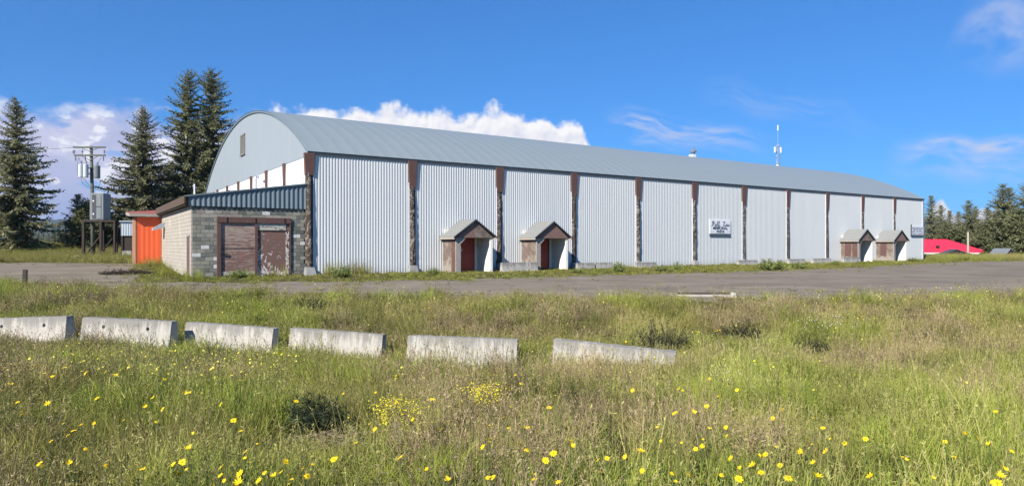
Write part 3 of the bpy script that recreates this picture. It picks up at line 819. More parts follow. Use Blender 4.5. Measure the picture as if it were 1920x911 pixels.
# ================================================================== ENTRANCE PORCHES
def porch(px_left, label, weather, win=False):
    s0 = at_px(px_left)
    gz = -.10
    e = empty('entrance_porch', AW(s0, 0, 0), TH, label, 'porch', 'gabled entrance porches along the arena wall')
    W, D = 2.91, 1.95
    zl = -.35
    # side walls
    lp = MB().box(.20, .28, -1.72, -.04, zl, 2.06).build('side_wall', M_PORCH, e)
    tag(lp, 'weathered brown outer side wall')
    b1 = MB(); b1.box(.185, .20, -1.70, -1.18, zl, 2.05); b1.build('wall_batten', M_BROWN if weather else M_PORCH, lp)
    if win:
        MB().box(.17, .19, -1.05, -.45, .55, 1.85).build('wall_board', M_BROWN, lp)
    rp = MB().box(2.62, 2.70, -1.72, -.04, zl, 2.06).build('side_wall', M_WHITEWALL, e)
    tag(rp, 'white painted inner side wall')
    MB().box(2.703, 2.72, -1.72, -.04, zl, 2.06).build('outer_cladding', M_PORCH, rp)
    # front post + knee brace
    fp = MB().box(.16, .50, -1.80, -1.722, zl, 2.05).build('front_post', M_GREYWOOD, e, bevel=.006)
    MB().prism([(.40, 2.04), (.86, 2.04), (.40, 1.60)], 1, -1.815, -1.785).build('knee_brace', M_GREYWOOD, fp)
    MB().box(2.55, 2.74, -1.80, -1.722, zl, 2.05).build('front_post', M_WHITEWALL, e, bevel=.006)
    # back wall, door, jambs
    bw = MB().box(.28, 2.62, -.12, -.05, zl, 2.6).build('back_wall', M_WHITEWALL, e)
    door = MB().box(1.36, 2.28, -.165, -.122, -.02, 2.03).build('door', M_REDDOOR, e, bevel=.008)
    m = MB(); m.box(1.46, 2.18, -.172, -.165, 1.15, 1.90); m.box(1.46, 2.18, -.172, -.165, .15, 1.0); m.build('door_panel', M_REDDOOR, door, bevel=.004)
    m = MB(); m.tube([(1.45, -.16, 1.30), (1.45, -.21, 1.30)], [.03, .045], 10); m.box(1.41, 1.49, -.17, -.164, 1.22, 1.40); m.build('knob', M_WHITEPANEL, door)
    m = MB(); m.box(1.25, 1.36, -.18, -.12, -.1, 2.12); m.box(2.28, 2.39, -.18, -.12, -.1, 2.12); m.box(1.25, 2.39, -.18, -.12, 2.03, 2.12); m.build('door_frame', M_REDDOOR if weather else M_BROWN, e)
    MB().box(.22, 2.68, -1.78, -.05, -.4, -.045).build('floor_slab', M_CONC, e, bevel=.01)
    # ceiling
    MB().box(.28, 2.62, -1.70, -.12, 2.06, 2.10).build('ceiling', M_GREYWOOD, e)
    # gable front in two boards
    ap, ev_ = 3.08, 2.10
    MB().prism([(.16, 2.06), (1.452, 2.06), (1.452, ap)], 1, -1.86, -1.82).build('gable_board', M_GBOARD, e)
    MB().prism([(1.458, 2.06), (2.75, 2.06), (1.458, ap)], 1, -1.86, -1.82).build('gable_board', M_PORCH if weather else M_GBOARD, e)
    # roof slopes
    for sx, nm in ((1, 'roof_slope'), (-1, 'roof_slope')):
        def X(u): return u if sx == 1 else W - u
        n = 9; vs_ = []; 
        m = MB()
        m.hexa([(X(-.04), -D, 2.09), (X(1.455), -D, 3.14), (X(1.455), -.04, 3.14), (X(-.04), -.04, 2.09), (X(-.04), -D, 2.13), (X(1.455), -D, 3.18), (X(1.455), -.04, 3.18), (X(-.04), -.04, 2.13)])
        rs = m.build(nm, M_PORCHROOF, e)
        m = MB()
        for i in range(9):
            y = -D + .06 + i * .225
            m.hexa([(X(-.04), y, 2.13), (X(1.45), y, 3.18), (X(1.45), y + .04, 3.18), (X(-.04), y + .04, 2.13), (X(-.045), y + .01, 2.15), (X(1.445), y + .01, 3.20), (X(1.445), y + .03, 3.20), (X(-.045), y + .03, 2.15)])
        m.build('roof_rib', M_PORCHROOF, rs)
        m = MB()   # barge board along the front edge
        m.hexa([(X(-.06), -D - .035, 2.04), (X(1.455), -D - .035, 3.10), (X(1.455), -D - .003, 3.10), (X(-.06), -D - .003, 2.04), (X(-.06), -D - .035, 2.12), (X(1.455), -D - .035, 3.185), (X(1.455), -D - .003, 3.185), (X(-.06), -D - .003, 2.12)])
        m.build('barge_board', M_FASCIA, rs)
        m = MB(); m.box(min(X(-.03), X(.0)), max(X(-.03), X(.0)), -D, -.04, 1.96, 2.085); m.build('eave_board', M_GREYWOOD, rs)
    return e
porch(824.5, 'entrance porch with dark red door and white knob, nearest the block annex', True)
porch(973, 'entrance porch right behind the concrete barrier with two round holes', False)
porch(1574, 'entrance porch, left one of the touching pair near the far corner', True, True)
porch(1640.5, 'entrance porch, right one of the touching pair near the far corner', False, True)

# ================================================================== CONCRETE BLOCK ANNEX
anx = empty('block_annex', O, TH, 'grey concrete block annex with big weathered double doors', 'annex')
AX0, AX1, AD, ATOP = -5.87, -.22, 13.7, 3.60
MB().box(AX0 + .03, AX1, .16, .30, -.5, ATOP).build('front_core', M_MORTAR, anx)
D0, D1, DT = -4.72, -1.00, 3.06
rg = random.Random(3)
blk = {}
def block_mesh(w_):
    key = round(w_, 3)
    if key not in blk:
        mb = MB(); g = .008
        mb.add([(0, .012, 0), (w_, .012, 0), (w_, .012, .19), (0, .012, .19), (g, 0, g), (w_ - g, 0, g), (w_ - g, 0, .19 - g), (g, 0, .19 - g), (0, .14, 0), (w_, .14, 0), (w_, .14, .19), (0, .14, .19)],
               [(4, 5, 6, 7), (0, 1, 5, 4), (1, 2, 6, 5), (2, 3, 7, 6), (3, 0, 4, 7), (0, 8, 9, 1), (1, 9, 10, 2), (2, 10, 11, 3), (3, 11, 8, 0)])
        me = mb.mesh('block'); me.materials.append(M_BLOCK); blk[key] = me
    return blk[key]
for r_ in range(-1, 18):
    z = r_ * .20
    x = AX0 + (0 if r_ % 2 else -.20)
    while x < AX1 - .02:
        a, b_ = max(x, AX0), min(x + .39, AX1)
        x += .40
        segs = [(a, b_)]
        if z + .10 < DT:
            segs = []
            if a < D0: segs.append((a, min(b_, D0)))
            if b_ > D1: segs.append((max(a, D1), b_))
        for p, q in segs:
            if q - p < .05: continue
            o = bpy.data.objects.new('block', block_mesh(q - p)); COL.objects.link(o); o.parent = anx
            o.location = (p, .05 + rg.uniform(0, .006), z)
# side wall in coursed block, painted beige
mb = MB()
for r_ in range(-2, 18):
    z = r_ * .20; y = .06 + (0 if r_ % 2 else -.2)
    while y < AD:
        a, b_ = max(y, .06), min(y + .385, AD); y += .40
        if b_ - a < .05: continue
        if a < 1.45 and b_ > .45 and z < 2.1: 
            if a < .45: b_ = .45
            elif b_ > 1.45: a = 1.45
            else: continue
            if b_ - a < .04: continue
        dx = rg.uniform(0, .006)
        mb.box(AX0 - .05 - dx, AX0 + .15, a, b_, z, z + .187)
sw = mb.build('side_block_wall', M_BEIGE, anx); sw['kind'] = 'stuff'
MB().box(AX0 - .035, AX0 + .12, .15, AD - .03, -.5, ATOP).build('side_core', M_BEIGE, anx)
sd = MB().box(AX0 - .06, AX0 - .02, .48, 1.42, -.1, 2.05).build('side_door', M_BROWN, anx); 
m = MB(); m.box(AX0 - .09, AX0 - .02, .42, .50, -.1, 2.12); m.box(AX0 - .09, AX0 - .02, 1.40, 1.48, -.1, 2.12); m.box(AX0 - .09, AX0 - .02, .42, 1.48, 2.05, 2.13); m.build('door_frame', M_GREYWOOD, sd)
MB().hexa([(AX0 - .75, 11.7, 2.55), (AX0 - .05, 11.7, 2.75), (AX0 - .05, 12.5, 2.75), (AX0 - .75, 12.5, 2.55), (AX0 - .72, 11.7, 2.72), (AX0 - .05, 11.7, 3.12), (AX0 - .05, 12.5, 3.12), (AX0 - .72, 12.5, 2.72)]).build('vent_hood', M_GALV, anx)
# front cladding under the roof, roof, eaves
me = corr_sheet(AX0 - .18, AX1 + .02, 3.58, 4, .245, .035, -.02, zt=lambda a: 4.06 + (a - (AX0 - .2)) * (4.98 - 4.06) / 6.0, nper=8)
link('front_cladding', me, M_BLUEGREY, anx)
MB().prism([(AX0 - .2, 3.56), (AX1, 3.56), (AX1, 4.90), (AX0 - .2, 4.02)], 1, .0, .09).build('cladding_back', M_FASCIA, anx)
m = MB(); m.hexa([(AX0 - .36, -.12, 4.02), (-.03, -.12, 4.95), (-.03, AD + .1, 4.95), (AX0 - .36, AD + .1, 4.02), (AX0 - .36, -.12, 4.09), (-.03, -.12, 5.02), (-.03, AD + .1, 5.02), (AX0 - .36, AD + .1, 4.09)])
ar = m.build('roof', M_BLUEGREY, anx)
MB().box(AX0 - .40, AX0 - .34, -.12, AD + .1, 3.68, 4.07).build('eave_fascia', M_FASCB, ar)
MB().box(AX0 - .34, AX0 - .04, -.02, AD, 3.60, 3.66).build('soffit', M_DARKWOOD, ar)
m = MB(); m.tube([(AX0 + .2, .8, 4.05), (AX0 + .2, .8, 4.75)], .035, 6); m.build('vent_pipe', M_WHITEPANEL, ar)
m = MB(); m.tube([(-.5, 14.0 - 3.4, 4.9), (-.5, 10.6, 6.15), (-.5, 10.45, 6.3), (-.5, 10.1, 6.32), (-.5, 9.95, 6.15)], .07, 8); m.build('flue_pipe', M_GALV, ar)
# doors
fr = MB(); fr.box(D0, D0 + .20, -.02, .17, -.3, DT); fr.box(D1 - .05, D1, -.02, .17, -.3, DT); fr.box(D0, D1, -.035, .17, DT - .30, DT)
frm = fr.build('door_frame', M_BROWN, anx, bevel=.01)
m = MB()
for x in (D0 + .45, D0 + 1.86, D1 - .35): m.box(x, x + .05, -.055, -.035, DT - .27, DT - .03)
m.build('track_hanger', M_BLACK, frm)
ld = MB().box(D0 + .20, D0 + 1.86, .06, .11, -.12, DT - .28).build('door_leaf', M_PEEL0, anx); tag(ld, 'weathered reddish plywood door leaf')
MB().box(D0 + .20, D0 + 1.86, .045, .062, 1.42, 1.45).build('sheet_joint', M_DARKWOOD, ld)
MB().box(D0 + .20, D0 + 1.86, .03, .062, .0, .22).build('kick_board', M_PALE, ld)
m = MB(); m.box(D0 + .14, D0 + .50, -.03, .02, 1.12, 1.16); m.tube([(D0 + .3, .06, 1.14), (D0 + .3, -.06, 1.14)], .02, 6); m.build('latch', M_BLACK, ld)
MB().box(D0 + 1.86, D0 + 2.00, -.01, .12, -.3, DT - .3).build('centre_post', M_BROWN, frm)
rd = MB().box(D0 + 2.0, D1 - .05, .06, .11, -.12, DT - .28).build('door_leaf', M_PEEL1, anx); tag(rd, 'brown door leaf with white peeling paint')
MB().box(D0 + 2.0, D1 - .25, .035, .06, 2.40, DT - .30).build('top_board', M_PALE, rd)
MB().box(D0 + 2.0, D1 - .05, .03, .06, 2.35, 2.395).build('rail', M_DARKWOOD, rd)
MB().box(D1 - .25, D1 - .09, .03, .06, .02, 2.35).build('edge_strip', M_STRIP, rd)

# ================================================================== ORANGE LEAN-TO
ox, oy = AX0 - .06, AD + .05
p0 = AW(ox, oy)
orr = empty('orange_shed', (p0.x, p0.y, 0.2), TH, 'narrow bright orange metal shed with red roof behind the block annex', 'shed')
me = corr_sheet(-1.46, -.02, .02, 3.28, .29, .010, -.0, nper=10)
link('orange_wall', me, M_ORANGE, orr)
MB().box(-1.46, -.01, .03, .10, -.3, 3.28).build('wall_core', M_DARKWOOD, orr)
sb = MB().box(-1.50, -1.40, .04, 3.0, -.3, 3.28).build('brick_side', M_MORTAR, orr)
mbk = MB(); mbk.box(0, .03, 0, .215, 0, .065); bme = mbk.mesh('brick'); bme.materials.append(M_BRICK)
mb = MB()
for r_ in range(44):
    y = -.05 + (.11 if r_ % 2 else 0)
    while y < 2.95:
        mb.box(-1.53, -1.49, y, y + .213, r_ * .075, r_ * .075 + .065); y += .225
bs = mb.build('brick_facing', M_BRICK, sb); bs['kind'] = 'stuff'
m = MB(); m.hexa([(-1.90, -.35, 3.30), (.30, -.35, 3.30), (.30, 3.3, 3.52), (-1.90, 3.3, 3.52), (-1.90, -.35, 3.50), (.30, -.35, 3.50), (.30, 3.3, 3.74), (-1.90, 3.3, 3.74)])
orf = m.build('roof', M_GREYWOOD, orr)
m = MB(); m.hexa([(-1.92, -.30, 3.505), (.28, -.30, 3.505), (.28, 3.3, 3.745), (-1.92, 3.3, 3.745), (-1.0, .9, 3.66), (.2, .3, 3.80), (.2, 3.0, 3.92), (-1.0, 2.8, 3.80)])
m.build('red_roofing', M_OLDRED, orf)
m = MB(); m.tube([(-.25, -.2, 3.6), (.1, -.15, 3.85), (.3, .2, 3.9)], [.12, .16, .12], 6); m.build('folded_flashing', M_GALV, orf)

# small metal-clad hut behind, by the trees
q = ground_at(239, 486)
hut = empty('utility_hut', (q[0], q[1] , q[2]), .25, 'small hut with grey metal upper wall left of the orange shed', 'hut')
sc_ = q[1] / F_PX
wd = 22 * sc_
m = MB(); m.box(-wd / 2, -wd / 2 + .14, -.0, .14, 0, 69 * sc_); m.box(wd / 2 - .14, wd / 2, 0, .14, 0, 69 * sc_); m.build('post', M_DARKWOOD, hut)
me = corr_sheet(-wd / 2, wd / 2 + .2, 44 * sc_, 70 * sc_, .2, .03, -.03, nper=6); link('metal_siding', me, M_GALV, hut)
MB().box(-wd / 2 + .1, wd / 2, .1, 1.6, 0, 62 * sc_).build('timber_wall', M_DARKWOOD, hut)
MB().box(-wd / 2 + .2, wd / 2 - .1, -.4, .09, 0, 16 * sc_).build('concrete_base', M_CONC, hut)
MB().box(-wd / 2 - .1, wd / 2 + .3, -.2, 1.8, 70 * sc_, 72 * sc_).build('roof', M_GALV, hut)

# ================================================================== CONCRETE BARRIERS
def Wp(px, py, Y): return Vector(((px - CX) / F_PX * Y, Y, CAMZ + (HZ - py) / F_PX * Y))
BL = 2.5
def barrier_mesh(holes, seed):
    prof = [(-.30, 0), (.30, 0), (.30, .075), (.165, .33), (.10, .80), (-.10, .80), (-.165, .33), (-.30, .075)]
    rgb = random.Random(seed)
    nseg = 26
    mb = MB(); vs_ = []
    for i in range(nseg + 1):
        x = -BL / 2 + BL * i / nseg
        for (y, z) in prof:
            vs_.append((x, y + rgb.gauss(0, .0025), z + (rgb.gauss(0, .0035) if z > .7 else 0)))
    n = len(prof)
    fs = [tuple(range(n))[::-1], tuple(range(nseg * n, nseg * n + n))]
    for i in range(nseg):
        for k in range(n): fs.append((i * n + k, i * n + (k + 1) % n, (i + 1) * n + (k + 1) % n, (i + 1) * n + k))
    mb.add(vs_, fs)
    me = mb.mesh('concrete_barrier')
    o = bpy.data.objects.new('tmp', me); COL.objects.link(o)
    tools = []
    cuts = [(-.62, .06, .11), (.62, .06, .11)]
    if holes: cuts += [(-.62, .60, .045), (.62, .60, .045)]
    for (x, z, r) in cuts:
        c = MB(); 
        if z < .2: c.tube([(x, -.6, -.01), (x, .6, -.01)], r, 16)
        else: c.tube([(x, -.6, z), (x, .05, z)], r, 16)
        co = c.build('cut', None); tools.append(co)
        md = o.modifiers.new('b', 'BOOLEAN'); md.object = co; md.operation = 'DIFFERENCE'; md.solver = 'EXACT'
    bv = o.modifiers.new('bev', 'BEVEL'); bv.width = .012; bv.segments = 2; bv.limit_method = 'ANGLE'; bv.angle_limit = R(40)
    dg = bpy.context.evaluated_depsgraph_get(); dg.update()
    me2 = bpy.data.meshes.new_from_object(o.evaluated_get(dg))
    bpy.data.objects.remove(o)
    for c in tools: bpy.data.objects.remove(c)
    me2.materials.clear(); me2.materials.append(M_CONC)
    return me2
BM_H = barrier_mesh(True, 1); BM_P = [barrier_mesh(False, 2), barrier_mesh(False, 3)]
BARS = []
def put_barrier(pa, pb, me, label, group, sink=0.0, roll=0.0, lift=0.0, name='concrete_barrier'):
    """pa, pb: the two upper ends"""
    d = pb - pa; mid = (pa + pb) / 2
    o = bpy.data.objects.new(name, me); COL.objects.link(o)
    rz = math.atan2(d.y, d.x); ry = -math.atan2(d.z, math.hypot(d.x, d.y))
    o.rotation_euler = Euler((roll, ry, rz), 'XYZ')
    L = d.length
    o.scale = (L / BL, 1, 1)
    up = o.rotation_euler.to_matrix() @ Vector((0, 0, .80))
    o.location = mid - up
    tag(o, label, 'barrier', group)
    BARS.append((mid.x, mid.y, rz, L))
    return o
G1 = 'concrete barriers lined up in the meadow'
put_barrier(Wp(-28, 597, 16.6), Wp(131, 592, 16.2), BM_H, 'concrete barrier cut off by the left edge of the picture', G1)
put_barrier(Wp(161, 594, 16.4), Wp(327, 602, 16.0), BM_H, 'concrete barrier with two small round holes standing in the meadow', G1)
put_barrier(Wp(354, 603, 16.6), Wp(517, 615, 16.0), BM_P[0], 'third concrete barrier from the left in the meadow row', G1)
put_barrier(Wp(548, 614, 16.4), Wp(721, 627, 15.9), BM_P[1], 'fourth concrete barrier from the left in the meadow row', G1)
put_barrier(Wp(767, 628, 15.2), Wp(971, 636, 14.8), BM_P[0], 'most exposed barrier of the meadow row, with a notch at its base', G1)
put_barrier(Wp(1040, 635, 14.6), Wp(1268, 659, 13.8), BM_P[1], 'sunken tilted concrete barrier beside the dark green shrub', G1, roll=.06)
# barriers along the arena wall
G2 = 'concrete barriers along the arena wall'
def wall_barrier(px0, px1, d, ztop, me, label, skew=0.0):
    s0, s1 = at_px(px0, d), at_px(px1, d + skew)
    put_barrier(AW(s0, -d, ztop), AW(s1, -d - skew, ztop), me, label, G2)
wall_barrier(940, 1006, 2.05, .52, BM_H, 'pale barrier with two round holes between the two near porches')
wall_barrier(1081, 1113, 1.5, .40, BM_P[0], 'low concrete barrier just right of the second porch')
wall_barrier(1115, 1146, 1.4, .40, BM_P[1], 'low concrete barrier in weeds, second one right of the second porch')
wall_barrier(1192, 1228, 1.6, .36, BM_P[1], 'low concrete barrier at the foot of the fourth log post')
wall_barrier(1383, 1418, 1.5, .38, BM_P[0], 'low concrete barrier right of the lettered sign')
wall_barrier(1478, 1507, 1.5, .40, BM_P[1], 'low concrete barrier right of the leafy bush by the wall')
wall_barrier(1523, 1556, 1.7, .42, BM_P[0], 'low concrete barrier left of the touching pair of porches')
wall_barrier(1580, 1611, 2.4, .52, BM_P[0], 'low concrete barrier in front of the touching porches')

# broken curb lying at the lot edge
a, b_ = ground_at(1270, 556), ground_at(1374, 557)
cb = empty('broken_curb', (a[0], a[1], a[2] + .02), math.atan2(b_[1] - a[1], b_[0] - a[0]), 'broken pale curb piece lying at the edge of the lot', 'curb')
L = math.hypot(b_[0] - a[0], b_[1] - a[1])
MB().hexa([(0, -.12, -.1), (L, -.10, -.1), (L, .12, -.1), (0, .12, -.1), (0, -.08, .05), (L, -.08, .07), (L, .08, .08), (0, .09, .06)]).build('curb_piece', M_GREYWOOD, cb, bevel=.015)
m = MB(); m.box(.05, L * .95, .16, .34, -.1, .11); m.build('backing_timber', M_DARKWOOD, cb, bevel=.01)
MB().hexa([(L - .12, -.2, -.1), (L + .12, -.2, -.1), (L + .12, .02, -.1), (L - .12, .02, -.1), (L - .08, -.16, .16), (L + .08, -.16, .15), (L + .08, -.02, .15), (L - .08, -.02, .17)]).build('end_stone', M_ROCK, cb, bevel=.03)

# posts
def stake(px, py0, py1, label, m_, w_=.09, name='wooden_stake'):
    q = ground_at(px, py0); h = (py0 - py1) / F_PX * q[1]
    mb = MB(); mb.hexa([(-w_ / 2, -w_ / 2, -.2), (w_ / 2, -w_ / 2, -.2), (w_ / 2, w_ / 2, -.2), (-w_ / 2, w_ / 2, -.2), (-w_ * .46, -w_ * .46, h), (w_ * .46, -w_ * .46, h - .02), (w_ * .46, w_ * .46, h - .02), (-w_ * .46, w_ * .46, h)])
    o = mb.build(name, m_, bevel=.008); o.location = (q[0], q[1], q[2]); o.rotation_euler = (0, R(2), .3)
    return tag(o, label, 'post')
stake(46, 541, 505, 'short dark wooden stake at the left edge of the lot', M_WOODPOST, .15)
stake(371, 517, 484, 'short dark post in front of the block annex corner', M_DARKWOOD, .10)

# boulder by the field edge
def rock(name, loc, size, seed, label):
    bm = bmesh.new(); bmesh.ops.create_icosphere(bm, subdivisions=3, radius=1.0)
    rgb = random.Random(seed); ax = [Vector((rgb.gauss(0, 1), rgb.gauss(0, 1), rgb.gauss(0, 1))).normalized() for _ in range(9)]; dd = [rgb.uniform(.55, .85) for _ in range(9)]
    for v in bm.verts:
        for a_, d in zip(ax, dd):
            s_ = v.co.dot(a_)
            if s_ > d: v.co -= a_ * (s_ - d) * .85
        v.co = Vector((v.co.x * size[0], v.co.y * size[1], v.co.z * size[2]))
    me = bpy.data.meshes.new(name); bm.to_mesh(me); bm.free()
    o = link(name, me, M_ROCK); o.location = loc
    return tag(o, label, 'rock')
q = ground_at(145, 489); rock('boulder', (q[0], q[1], q[2] + .12), (.42, .35, .34), 4, 'small pale boulder at the lot edge below the utility pole')

# ================================================================== UTILITY POLE AND PLATFORM
PY = 62.0
pp = Wp(175, 487, PY); gz = float(hgt(pp.x, PY))
top = Wp(170, 274, PY)
def U(px, py, dy=0.0):                     # local coordinates relative to the pole foot
    w_ = Wp(px, py, PY); return Vector((w_.x - pp.x, dy, w_.z - gz))
pole = empty('utility_pole', (pp.x, PY, gz), 0, 'tall wooden utility pole carrying two crossarms above three transformers', 'utility pole')
m = MB(); m.tube([(0, 0, -.3), U(173.5, 400), U(171, 274)], [.19, .165, .125], 12); m.build('shaft', M_POLE, pole, smooth=True)
def crossarm(y_px, x0, x1, dy):
    c = U((x0 + x1) / 2, y_px, dy); h = (x1 - x0) / F_PX * PY / 2
    return MB().box(c.x - h, c.x + h, dy - .06, dy + .06, c.z - .075, c.z + .075).build('crossarm', M_POLE, pole)
ca1 = crossarm(277, 140, 200, -.2); ca2 = crossarm(292, 142, 200, -.2)
m = MB()
for x in (140, 142, 157, 198):
    for yy in (290,):
        p = U(x, yy, -.2); m.tube([p, p + Vector((0, 0, .14)), p + Vector((0, 0, .16)), p + Vector((0, 0, .38))], [.025, .025, .075, .055], 8)
m.build('insulator', M_CANDARK, ca2)
m = MB()
for x in (145, 163, 197):
    p = U(x, 294, -.25); m.tube([p, p - Vector((0, 0, .42))], [.05, .06], 8)
m.build('cutout', M_CANDARK, ca2)
m = MB()
for (x0, y0, x1, y1) in ((152, 277, 170, 284), (190, 277, 171, 285), (155, 293, 170, 301), (188, 293, 171, 302)):
    m.tube([U(x0, y0, -.28), U(x1, y1, -.16)], .03, 6)
m.build('arm_brace', M_POLE, pole)
for i, (x, y0, y1, mt, w_) in enumerate(((157.5, 310, 334, M_CANLIGHT, 9), (168.5, 310, 334, M_CANLIGHT, 9), (187.5, 312, 335, M_CANDARK, 11))):
    a, b_ = U(x, y1, -.45 if i != 1 else -.6), U(x, y0, -.45 if i != 1 else -.6); r_ = w_ / F_PX * PY / 2
    m = MB(); m.tube([a, a + Vector((0, 0, .06)), b_ - Vector((0, 0, .05)), b_, b_ + Vector((0, 0, .05))], [r_ * .92, r_, r_, r_ * .97, r_ * .4], 16)
    can = m.build('transformer', mt, pole)
    m = MB(); m.tube([b_ + Vector((.06, 0, 0)), b_ + Vector((.06, 0, .16)), b_ + Vector((.06, 0, .18)), b_ + Vector((.06, 0, .36))], [.05, .05, .08, .04], 8); m.build('bushing', M_CANDARK, can)
    m = MB()
    for f in (.3, .75):
        c = a.lerp(b_, f); m.tube([c + Vector((r_ * .6, 0, 0)), Vector((0, 0, c.z))], .04, 6)
    m.build('hanger', M_CANDARK, can)
m = MB()
def loop(pts): 
    P_ = [U(*p) for p in pts]; m.tube(P_, .016, 5)
loop([(157, 336, -.4), (160, 344, -.4), (167, 351, -.2), (172, 352, -.15)]); loop([(188, 336, -.4), (194, 342, -.4), (190, 349, -.3), (180, 352, -.2), (172, 352, -.15)])
loop([(162, 336, -.4), (170, 349, -.2)]); loop([(151, 296, -.3), (150, 318, -.4), (152, 336, -.4)])
loop([(186, 310, -.4), (194, 296, -.3)]); loop([(158, 309, -.4), (152, 297, -.3)])
m.build('jumper_wire', M_BLACK, pole)
# overhead line off to the left, and the service line towards the arena
wl = empty('overhead_wire', (pp.x, PY, gz), 0, 'thin overhead wire running from the pole to the left', 'wire')
m = MB(); a, b_ = U(142, 277, -.2), Vector((-46.0, 4.0, U(142, 277).z + 1.6))
m.tube([a.lerp(b_, f) - Vector((0, 0, 1.1 * 4 * f * (1 - f))) for f in np.linspace(0, 1, 18)], .016, 5); m.build('cable', M_BLACK, wl)
wl2 = empty('service_wire', (pp.x, PY, gz), 0, 'thin service wire from the pole to the arena gable', 'wire')
m = MB(); a = U(172, 352, -.1); b_ = AW(-.1, 20.0, 6.1) - Vector((pp.x, PY, gz))
m.tube([a.lerp(b_, f) - Vector((0, 0, .9 * 4 * f * (1 - f))) for f in np.linspace(0, 1, 18)], .02, 5); m.build('cable', M_BLACK, wl2)

PL = empty('platform', (pp.x, PY, gz), 0, 'dark timber platform on tall legs beside the utility pole', 'platform')
lx0, lx1 = U(174, 480).x - .05, U(203, 480).x
zt = U(190, 417).z
for (x, y) in ((lx0 - .1, -1.1), (lx1, -1.1), (lx0 + .35, 1.1), (lx1 + .1, 1.1)):
    MB().box(x - .10, x + .10, y - .10, y + .10, -.3, zt).build('leg', M_DARKWOOD, PL)
xr_ = U(230, 417).x
m = MB().box(lx0 - .3, xr_, -1.2, -1.02, zt, zt + .16).build('deck_beam', M_DARKWOOD, PL)
m = MB().box(lx0 - .3, lx1 + .3, 1.02, 1.2, zt, zt + .16).build('deck_beam', M_DARKWOOD, PL)
for i in range(7):
    y = -1.2 + i * .345
    MB().box(lx0 - .3, lx1 + .3, y, y + .32, zt + .163, zt + .21).build('deck_board', M_DARKWOOD, PL)
m = MB(); m.tube([(lx0 + .1, -1.1, .35), (lx1 - .05, -1.1, zt * .62)], .09, 6); m.build('brace', M_DARKWOOD, PL)
m = MB(); m.tube([(lx1, -1.1, .5), (lx1 + .1, 1.1, zt * .7)], .07, 6); m.build('brace', M_DARKWOOD, PL)
m = MB(); m.box(xr_ - .16, xr_, -1.2, -1.04, -.3, zt); m.build('leg', M_DARKWOOD, PL)
cz = zt + .21
CB = empty('electrical_cabinet', (pp.x + U(187.5, 415).x, PY, gz + cz), 0, 'grey electrical cabinet with dark centre standing on the platform', 'cabinet')
w_ = 26 / F_PX * PY / 2; h = U(0, 363).z - cz
MB().box(-w_, w_, -.5, .6, 0, h).build('cabinet_body', M_CABINET, CB, bevel=.02)
MB().box(-w_ * .62, -w_ * .05, -.53, -.503, .12, h - .15).build('meter_recess', M_CABDARK, CB)
d_ = MB().box(-w_ * .02, w_ * .66, -.55, -.503, .10, h - .12).build('cabinet_door', M_CABINET, CB, bevel=.01)
MB().box(-w_ * .02, w_ * .66, -.556, -.551, h * .47, h * .51).build('door_seam', M_CABDARK, d_)
MB().box(w_ * .72, w_ * .98, -.54, -.503, .05, h - .05).build('side_channel', M_CANDARK, CB)
m = MB()
for z in (.55, 1.75): m.tube([(-w_ * .42, -.535, z), (-w_ * .42, -.56, z)], .07, 10)
m.build('meter_dial', M_WHITEPANEL, CB)

# ================================================================== CELL MAST
ms = Wp(1458.5, 461, 150.0)
gzm = float(hgt(ms.x, ms.y))
mast = empty('cell_mast', (ms.x, ms.y, gzm), .4, 'slim lattice cell mast with white antennas rising behind the arena roof', 'mast')
def zpx(py): return CAMZ + (HZ - py) / F_PX * 150 - gzm
m = MB(); r_ = .32
hz = zpx(271)
legs = [(r_ * math.cos(a), r_ * math.sin(a)) for a in (0, 2.094, 4.189)]
for (x, y) in legs: m.tube([(x, y, 0), (x, y, hz)], .05, 6)
z = 0; k = 0
while z < hz - .7:
    for i in range(3):
        a, b_ = legs[i], legs[(i + 1) % 3]
        if k % 2: a, b_ = b_, a
        m.tube([(*a, z), (*b_, z + .7)], .025, 4, cap=False)
    z += .7; k += 1
m.build('lattice', M_GALV, mast)
m = MB(); m.tube([(0, 0, hz - 1), (0, 0, zpx(236))], .035, 6); m.build('whip', M_GALV, mast)
m = MB(); m.tube([(0, 0, zpx(245)), (0, 0, zpx(235))], .13, 10); m.build('omni_antenna', M_WHITEPANEL, mast)
for sx in (-1, 1):
    x = sx * .85
    MB().box(x - .17, x + .17, -.1, .12, zpx(286.5), zpx(276)).build('panel_antenna', M_WHITEPANEL, mast, bevel=.02)
for zz, hw in ((zpx(275), .9), (zpx(283), .9), (zpx(293.5), .75)):
    MB().box(-hw, hw, -.05, .05, zz - .04, zz + .04).build('antenna_arm', M_GALV, mast)
m = MB(); m.tube([(-.45, -.2, zpx(311)), (-.45, -.5, zpx(311))], .28, 14); m.build('dish', M_WHITEPANEL, mast)
MB().box(-.35, .25, -.25, .25, zpx(308.5), zpx(306.5)).build('equipment_box', M_CANDARK, mast)

